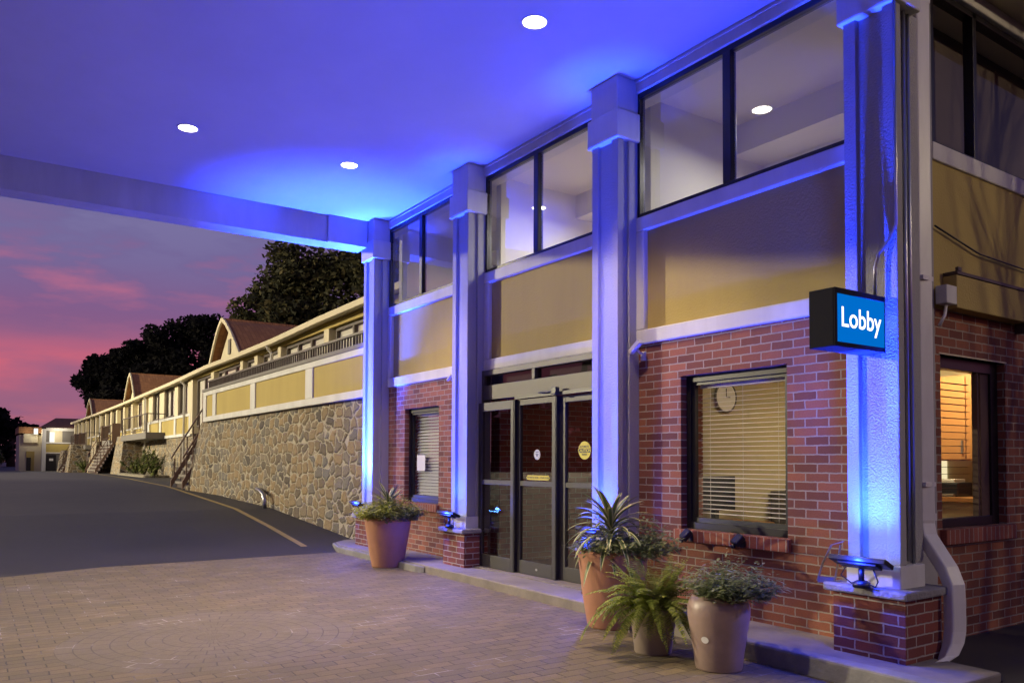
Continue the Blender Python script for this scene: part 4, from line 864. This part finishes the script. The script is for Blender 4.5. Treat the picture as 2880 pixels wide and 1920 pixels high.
# gables
def gable(sa, sl, sr, z0, z1):
    yf = YF+.1; yb = YF+7; gA = MB()
    gA.add([(-sl+.15, yf+.25, z0), (-sr-.15, yf+.25, z0), (-sa, yf+.25, z1-.15)], [(0, 1, 2)]); go = SH(gA).build('gable_wall', 'cream', MO)
    r = MB()
    for sgn, se in ((1, sl), (-1, sr)):
        n = 6; pr = []
        for i in range(n+1):
            t_ = i/n; s = sa+(se-sa)*(t_ ** .8 if sgn > 0 else t_ ** .9); pr.append((s, z1+(z0-z1)*t_ ** 1.15))
        for (s0, za), (s1, zc) in zip(pr, pr[1:]):
            r.add([(-s0, yf, za), (-s1, yf, zc), (-s1, yb, zc), (-s0, yb, za)], [(0, 1, 2, 3)])
    ro = SH(r).build('gable_roof', 'shingle', MO); so = ro.modifiers.new('thick', 'SOLIDIFY'); so.thickness = .08
    bb = MB()
    for sgn, se in ((1, sl), (-1, sr)):
        pts = [(-(sa+(se-sa)*(i/6) ** (.8 if sgn > 0 else .9)), yf-.03, z1+.02+(z0-z1)*(i/6) ** 1.15) for i in range(7)]
        bb.sweep_rect(pts, .06, .14, (0, 1, 0))
    SH(bb).build('bargeboard', 'cream', ro)
    lv = MB(); lv.box(-sa-.13, -sa+.13, yf+.2, yf+.24, z0+.35, z0+.85); SH(lv).build('louver', 'grey', go)
gable(27.9, 29.7, 25.6, 4.62, 6.12); gable(48.3, 50.4, 46.6, 4.52, 6.08); gable(68.5, 70.6, 66.3, 4.55, 5.92)
# downspouts of the motel
for s, zb in ((21.9, 2.45), (33.3, .62), (42.3, 1.0), (60.5, 2.2)):
    SH(MB().tube([(-s+.15, YF-.21, 4.5), (-s+.05, YF-.15, 4.42), (-s, YF-.03, 4.3), (-s, YF-.04, zb)], .05, 8)).build('downpipe', 'gutter', MO)
# landings with railings
def landing(x0, x1, y0, y1, z, soffit=True):
    MB().box(x0, x1, y0, y1, z-.28, z).build('landing', 'grey', MO)
    r = MB()
    for a in (x0+.05, x1-.05): r.box(a-.02, a+.02, y0+.03, y0+.07, z, z+.82)
    r.box(x0, x1, y0+.03, y0+.07, z+.80, z+.84); r.box(x0, x1, y0+.03, y0+.07, z+.08, z+.11); r.box(x1-.07, x1-.03, y0+.03, y1, z+.80, z+.84)
    xx = x0+.2
    while xx < x1: r.box(xx, xx+.02, y0+.04, y0+.06, z+.1, z+.8); xx += .42
    yy = y0+.2
    while yy < y1: r.box(x1-.06, x1-.04, yy, yy+.02, z, z+.8); yy += .3
    r.build('landing_railing', 'rail', MO)
landing(-44.4, -37.6, 1.15, 1.95, 2.55); landing(-54.0, -49.6, 1.3, 2.1, 2.45); landing(-68.3, -58.8, 1.1, 2.25, 2.3)
# ---- staircases, stone piers
def stair(x0, x1, y0, y1, z0, z1, label):
    t = thing('outdoor_staircase', label, 'staircase', ((x0+x1)/2, y0, z0), 'outdoor staircases up to the motel rooms'); n = 10
    st = MB()
    for i in range(n):
        y = y0+(y1-y0)*i/n; z = z0+(z1-z0)*(i+1)/n; st.box(x0, x1, y, y+(y1-y0)/n+.06, z-.07, z)
    st.build('steps', 'concrete', t)
    rs = MB()
    for i in range(n):
        y = y0+(y1-y0)*i/n+.05; z = z0+(z1-z0)*i/n; rs.box(x0, x1, y, y+.02, z, z+(z1-z0)/n-.07)
    rs.build('risers', 'rail', t)
    for xx in (x0, x1):
        h = MB()
        def bar(za, zb, w=.035, ya=y0-.1, yb=y1): h.add([(xx+e, yy, zz) for e in (-w, w) for yy, zz in ((ya, z0+za), (ya, z0+zb), (yb, z1+zb), (yb, z1+za))], [(0, 1, 2, 3), (7, 6, 5, 4), (0, 4, 5, 1), (1, 5, 6, 2), (2, 6, 7, 3), (3, 7, 4, 0)])
        bar(-.02, .20); bar(.80, .87)
        for k in range(7):
            f_ = k/6; yy = y0+(y1-y0)*f_; zz = z0+(z1-z0)*f_; h.box(xx-.015, xx+.015, yy-.015, yy+.015, zz+.15, zz+.84)
        h.box(xx-.06, xx+.06, y1-.25, y1+.15, z1-.15, z1+.88)
        h.build('side_panel', 'brown', t)
stair(-24.6, -23.1, -.25, .75, .56, 2.45, 'brown outdoor staircase at the end of the stone wall')
stair(-52.6, -48.2, .55, 1.5, .60, 2.45, 'outdoor staircase with brown side panels between two stone piers')
stair(-65.0, -62.0, .2, 1.3, .45, 2.3, 'farthest outdoor staircase beside the dark door')
def spier(x0, x1, y, z0, z1, label):
    m_ = MB(); fl = .25; w = (x1-x0)
    m_.add([(x0-fl*.4, y-.1, z0), (x1+fl*.1, y-.1, z0), (x1+fl*.1, y+1.0, z0), (x0-fl*.4, y+1.0, z0), (x0+w*.25, y+.1, z1), (x1, y+.1, z1), (x1, y+1.0, z1), (x0+w*.25, y+1.0, z1)],
           [(0, 3, 2, 1), (4, 5, 6, 7), (0, 1, 5, 4), (1, 2, 6, 5), (2, 3, 7, 6), (3, 0, 4, 7)])
    tag(m_.build('stone_pier', 'stone', None, .03, ((x0+x1)/2, y, z0)), label, 'stone pier', 'flared stone piers beside the stairs')
spier(-46.9, -44.0, 1.12, .5, 2.55, 'flared stone pier right of the middle staircase')
spier(-55.4, -52.7, .95, .5, 2.45, 'flared stone pier left of the middle staircase')
spier(-61.8, -59.9, .3, .35, 2.35, 'flared stone pier right of the farthest staircase')
spier(-68, -65.2, .3, .3, 2.0, 'narrow stone pier left of the farthest staircase')
# signs on piers and wall
def wsign(name, x, y, z0, z1, w, label, txt=None):
    t = thing(name, label, 'sign', (x, y, z0)); MB().box(x-w/2, x+w/2, y-.03, y-.005, z0, z1).build('plate', 'paper', t)
    if txt: text('sign_text', txt, .14, 'ink', t, Matrix.Translation((x, y-.032, (z0+z1)/2)) @ XZ @ Matrix.Rotation(R_(90), 4, 'Z'), .003, .001)
wsign('room_sign', -23.05, .06, 1.60, 1.88, .24, 'small white plate with a dark figure on the stone wall end')
t = [o for o in SC.objects if o.name == 'room_sign'][0]; k = MB()
k.prism(disc_pts(-23.05, 1.82, .025, .025, 12), .026, .029, 'y'); k.box(-23.075, -23.025, .026, .029, 1.70, 1.785); k.box(-23.09, -22.99, .026, .029, 1.655, 1.70); k.build('figure', 'ink', t)
# ------------------------------------------------------------------ stone retaining wall
sw = MB(); xs = [-23.0, -21, -19, -16.5, -14, -12.4, -11.31]
vs = []; fs = []
for i, x in enumerate(xs):
    for (yy, z) in ((.02, g(x)-.06), (.10, 2.37), (.9, 2.37), (.9, g(x)-.06)): vs.append((x-(.35 if i == 0 and z < 1 else 0), yy-(.25 if i == 0 and z < 1 and yy < .5 else 0), z))
for i in range(len(xs)-1):
    for k in range(4): fs.append((i*4+k, (i+1)*4+k, (i+1)*4+(k+1) % 4, i*4+(k+1) % 4))
fs += [(0, 1, 2, 3), tuple((len(xs)-1)*4+k for k in (3, 2, 1, 0))]
sw.add(vs, fs); tag(sw.build('stone_wall', 'stone', None, 0, (-17, .1, 0)), 'rough fieldstone retaining wall under the yellow panelled balcony', 'wall')
t = thing('steel_pipe', 'bent grey pipe loop standing at the foot of the stone wall', 'pipe', (-16.9, .0, .37))
MB().tube([(-17.5, .04, .70), (-17.3, -.04, .74), (-16.9, -.10, .72), (-16.6, -.12, .66), (-16.5, -.12, .55), (-16.5, -.12, .36)], .045, 10).build('pipe', 'steel', t)
# ------------------------------------------------------------------ planting
def leafball(b, c, rx, ry, rz, n, size, q, hang=.0):
    for _ in range(n):
        u = Vector((q.gauss(0, 1), q.gauss(0, 1), q.gauss(0, 1))).normalized()*(q.random() ** .45)
        p = Vector((c[0]+u.x*rx, c[1]+u.y*ry, c[2]+u.z*rz)); s = size*q.uniform(.5, 1.4)
        a = Vector((q.gauss(0, 1), q.gauss(0, 1), q.gauss(0, .7))).normalized(); o = a.cross(Vector((q.gauss(0, 1), q.gauss(0, 1), q.gauss(0, 1)))).normalized()
        b.add([p-a*s, p+o*s*.55, p+a*s, p-o*s*.55], [(0, 1, 2, 3)])
tag(MB().box(-43.6, -36.6, .9, 2.0, .4, .70).build('planting_bed', 'gravel', None, .1, (-40, 1.4, .5)), kind='structure')
def shrub(x, y, z, h, w, n, seed, label, tall=True):
    t = thing('leafy_shrub', label, 'shrub', (x, y, z)); q = random.Random(seed); f = MB(); st = MB()
    for k in range(9):
        a = q.uniform(0, 6.28); rr = w*.6*q.random(); top = Vector((x+rr*math.cos(a)*1.6, y+rr*math.sin(a)*.6, z+h*q.uniform(.45, 1)))
        st.tube([(x+rr*.3*math.cos(a), y, z), top], [.03, .012], 5)
        for i in range(n//9):
            u = q.uniform(.15, 1.0); p = Vector((x+rr*.3*math.cos(a), y, z)).lerp(top, u)
            d = Vector((q.uniform(-1, 1), q.uniform(-1, 1), q.uniform(-.2, .9)))
            f.blade(p, d, .22*q.uniform(.6, 1.3), .075, .9, n=2)
    st.build('stems', 'bark', t); f.build('foliage', 'shrub', t)
shrub(-41.2, 1.35, .66, 1.1, 1.9, 420, 41, 'low leafy shrub in the stone bed under the landing')
shrub(-38.5, 1.25, .66, 1.35, 1.2, 380, 42, 'tall leafy shrub in the stone bed left of its neighbour')
shrub(-36.0, 1.2, .64, 1.35, 1.4, 460, 43, 'tallest broad leafy shrub beside the motel downpipe')
shrub(-59.0, 1.2, .5, .9, 2.4, 460, 44, 'bright green hedge like shrub below the far landing')
# trees on the hill behind
def tree(x, y, zb, blobs, n, size, m, label, seed, trunk=.4):
    t = thing('tree', label, 'tree', (x, y, zb)); q = random.Random(seed); top = max(bb[2] for bb in blobs)
    tr = MB(); tr.tube([(x, y, zb), (x+.3, y, zb+(top-zb)*.5), (x, y+.2, top)], [trunk, trunk*.7, trunk*.2], 8)
    for bb in blobs: tr.tube([(x+.2, y, zb+(top-zb)*.35), ((x+bb[0])/2, (y+bb[1])/2, (bb[2]+zb+(top-zb)*.35)/2+.5), (bb[0], bb[1], bb[2])], [trunk*.4, trunk*.25, trunk*.08], 6)
    tr.build('trunk', 'bark', t)
    f = MB(); tot = sum(bb[3]**2 for bb in blobs)
    for bb in blobs:
        k = int(n*bb[3]**2/tot)
        for _ in range(7):   # clumps inside each blob
            u = Vector((q.gauss(0, 1), q.gauss(0, 1), q.gauss(0, 1))).normalized()*bb[3]*.72
            leafball(f, (bb[0]+u.x, bb[1]+u.y, bb[2]+u.z*.85), bb[3]*.48, bb[3]*.48, bb[3]*.42, k//9, size, q)
        leafball(f, bb[:3], bb[3]*.8, bb[3]*.8, bb[3]*.75, k*2//9, size, q)
    f.build('crown', m, t); return t
tree(-45, 11.5, 3, [(-45, 8.6, 9.6, 1.9), (-45.5, 9.6, 11.6, 2.0), (-45, 10.8, 12.4, 2.3), (-44, 12.6, 12.6, 2.6), (-44, 9.8, 8.6, 2.2), (-44, 12.5, 9.2, 2.6), (-43, 14.6, 11.6, 2.8)], 20000, .17, 'tree', 'big dark tree rising behind the deck roof', 51, .5)
tree(-40, 15, 3, [(-40, 13.4, 12.4, 2.4), (-40, 14.5, 10, 2.6), (-39, 16.6, 12.5, 2.8), (-41, 12.2, 8.4, 2.0)], 12000, .17, 'tree', 'dark tree partly hidden by the blue lit column', 52, .5)
tree(-74, 11.6, 2, [(-75, 9.4, 11.6, 2.3), (-75, 11.0, 12.9, 2.0), (-74, 12.4, 12.6, 1.9), (-74, 12.8, 10.0, 2.2), (-75, 10.6, 9.3, 2.4)], 12000, .22, 'farwood', 'dark hillside tree with the highest crown left of the gable', 53, .5)
tree(-77, 7.4, 2, [(-77, 6.6, 10.4, 1.8), (-77, 8.3, 10.6, 2.0), (-76, 7.4, 8.6, 2.2), (-76, 9.0, 8.4, 2.2)], 10000, .22, 'farwood', 'rounded dark hillside tree in the middle of the row', 54, .5)
tree(-78, 4.2, 2, [(-78, 4.3, 8.8, 1.8), (-78, 3.4, 7.6, 1.4), (-78, 5.4, 9.2, 1.7), (-77, 5.0, 7.0, 2.0)], 9000, .22, 'farwood', 'dark hillside tree ending the row over the smallest gable', 55, .5)
tree(-66, 15, 2, [(-66, 14.6, 12.0, 2.2), (-66, 13.4, 10.2, 2.0), (-65, 16, 10.5, 2.4)], 9000, .2, 'farwood', 'dark tree between the big tree and the hillside row', 56, .5)
tree(-140, 0, 0, [(-140, -2.2, 6.6, 2.6), (-140, .2, 6.2, 2.4), (-140, -.8, 3.4, 2.8), (-140, -4.5, 7.2, 3.0), (-140, -4.5, 3.2, 3.0)], 5000, .42, 'farwood', 'dark tree at the far end of the road', 57, .6)
tree(-150, 4, 0, [(-150, 2.4, 5.6, 2.0), (-150, 4.4, 4.8, 2.0), (-150, 7.2, 4.2, 2.0), (-150, 9.8, 4.8, 1.8), (-150, 3.6, 2.6, 2.6), (-150, 8, 2.4, 2.4)], 4500, .42, 'farwood', 'low dark tree behind the end building', 58, .5)
tree(-96, -4.6, .2, [(-96, -4.6, 2.3, 1.3), (-96, -3.4, 1.5, 1.1), (-96, -5.8, 1.4, 1.2), (-96, -3.6, 2.9, .8)], 2600, .22, 'shrub', 'small pale bushy tree left of the end building', 59, .2)
# ------------------------------------------------------------------ end building
AN = thing('end_building', 'cream end building with brown roof across the far end of the road', 'building', (-82, 1, .3))
k = MB(); k.box(-88, -80.4, .1, 5.5, .2, 4.0); k.build('wall', 'cream', AN)
k = MB(); k.box(-80.4, -80.2, .05, .35, .2, 4.0); k.box(-80.4, -80.2, .35, 2.6, 3.84, 4.1); k.box(-80.4, -80.22, .35, 2.6, 2.72, 2.84); k.box(-80.4, -80.22, .35, 2.6, 1.86, 1.96); k.build('trim_band', 'trim', AN)
k = MB(); k.box(-80.4, -80.27, .35, 2.6, 1.96, 2.72); k.build('stucco_panel', 'yellow', AN)
for k in ((.36, .62, 2.84, 3.84), (1.6, 2.6, 2.84, 3.84), (.36, 2.2, .2, 1.86)): MB().box(-80.42, -80.3, *k).build('recess_wall', 'grey', AN)
k = MB(); k.box(-80.4, -80.26, .62, .98, 2.86, 3.72); k.build('lit_opening', 'litwin', AN)
k = MB(); k.box(-80.4, -80.24, .37, 1.14, .2, 1.74); dd = k.build('door', 'bronze', AN); MB().box(-80.239, -80.23, .62, .92, 1.22, 1.42).build('door_notice', 'paper', dd)
k = MB(); k.add([(-80, -.1, 4.1), (-80, 6, 4.1), (-90, 6, 4.1), (-90, -.1, 4.1), (-83.5, 1.3, 5.1), (-83.5, 4.2, 5.1)], [(0, 1, 5, 4), (1, 2, 5), (2, 3, 4, 5), (3, 0, 4)]); k.build('roof', 'shingle', AN)
k = MB(); k.box(-88, -82, -1.55, .1, .2, 3.5); k.build('side_wing', 'cream', AN)
k = MB(); k.box(-88.2, -81.8, -1.62, .1, 3.62, 4.18); k.build('wing_roof', 'shingle', AN)
k = MB(); k.box(-82, -81.8, -1.25, -.15, 2.8, 3.58); k.build('wing_panel', 'cream', AN)
k = MB(); k.box(-82, -81.9, -1.02, -.4, 1.5, 2.05); k.box(-82, -81.85, -.66, -.42, .3, 1.5); k.build('stucco_panel', 'yellow', AN)
k = MB(); k.box(-82, -81.92, -1.0, -.66, .35, 1.5); k.build('wing_window', 'black', AN)
k = MB(); k.box(-81.6, -81.4, -.5, -.2, 3.55, 4.05); k.build('wall_lamp', 'litwin', AN)
# wood across the road (out of frame, seen in the glass) and the bare tree by the right-hand lamp
q = random.Random(90); f = MB()
for i in range(70):
    x = -110+150*i/69; leafball(f, (x+q.uniform(-2, 2), -46+q.uniform(-3, 3), q.uniform(2, 7)), 4, 3, q.uniform(4, 6), 60, 1.1, q)
for i in range(26): leafball(f, (48+q.uniform(-4, 4), -25+100*i/25, q.uniform(2, 8)), 4, 4, q.uniform(4, 6), 60, 1.1, q)
tag(f.build('wood', 'farwood'), kind='stuff')
t = thing('bare_tree', 'bare branched tree beside the right-hand lamp post', 'tree', (1.9, 2.3, .05)); tb = MB(); q = random.Random(91)
def branch(p, d, L, r_, k):
    e = p+d*L; tb.tube([p, p+d*L*.5+Vector((q.uniform(-.04, .04),)*3), e], [r_, r_*.8, r_*.6], 6)
    if k == 0: return
    for _ in range(3):
        nd = (d+Vector((q.uniform(-.7, .7), q.uniform(-.7, .7), q.uniform(-.2, .5)))).normalized(); branch(p+d*L*q.uniform(.55, 1), nd, L*.68, r_*.55, k-1)
branch(Vector((1.9, 2.3, .05)), Vector((0, 0, 1)), 2.7, .10, 4); tb.build('trunk', 'bark', t)
light('end_building_lamp', 'POINT', (-81.2, -.35, 3.7), 35, (1, .92, .75), None, .15); light('end_building_lamp', 'POINT', (-79.3, 1.2, 3.7), 55, (1, .9, .7), None, .15)
# ------------------------------------------------------------------ warm car park lamps (outside the frame) and their posts
def lot_lamp(x, y, z, label, power, aim, col, size=.35, cone=100):
    t = thing('lamp_post', label, 'lamp post', (x, y, g(x)), 'tall car park lamp posts')
    MB().tube([(x, y, g(x)), (x, y, z+.2)], [.11, .07], 12).build('post', 'grey', t)
    MB().box(x-.35, x+.35, y-.2, y+.2, z+.05, z+.2).build('lamp_head', 'grey', t, .03)
    MB().box(x-.25, x+.25, y-.14, y+.14, z+.02, z+.05).build('lens', 'amberlamp', t)
    light('lamp_beam', 'SPOT', (x, y, z), power, col, aim, size, cone, .4, t)
lot_lamp(-43, -32, 11.5, 'car park lamp post in front of the portico', 78000, (-15, 0, 0), (1, .88, .58), .5, 150)
lot_lamp(-13, -16, 10, 'car park lamp post nearest the paved circle', 9500, (-16, -1, 0), (1, .85, .56), .3, 150)
lot_lamp(-62, -24, 12, 'tall car park lamp post across the road from the far motel rooms', 42000, (-58, 0, 2), (1, .88, .62), .4, 92)
lot_lamp(5.5, 3.6, 6.2, 'car park lamp post right of the lobby corner', 3000, (-4, -.5, 0), (1, .80, .50), .12, 120)
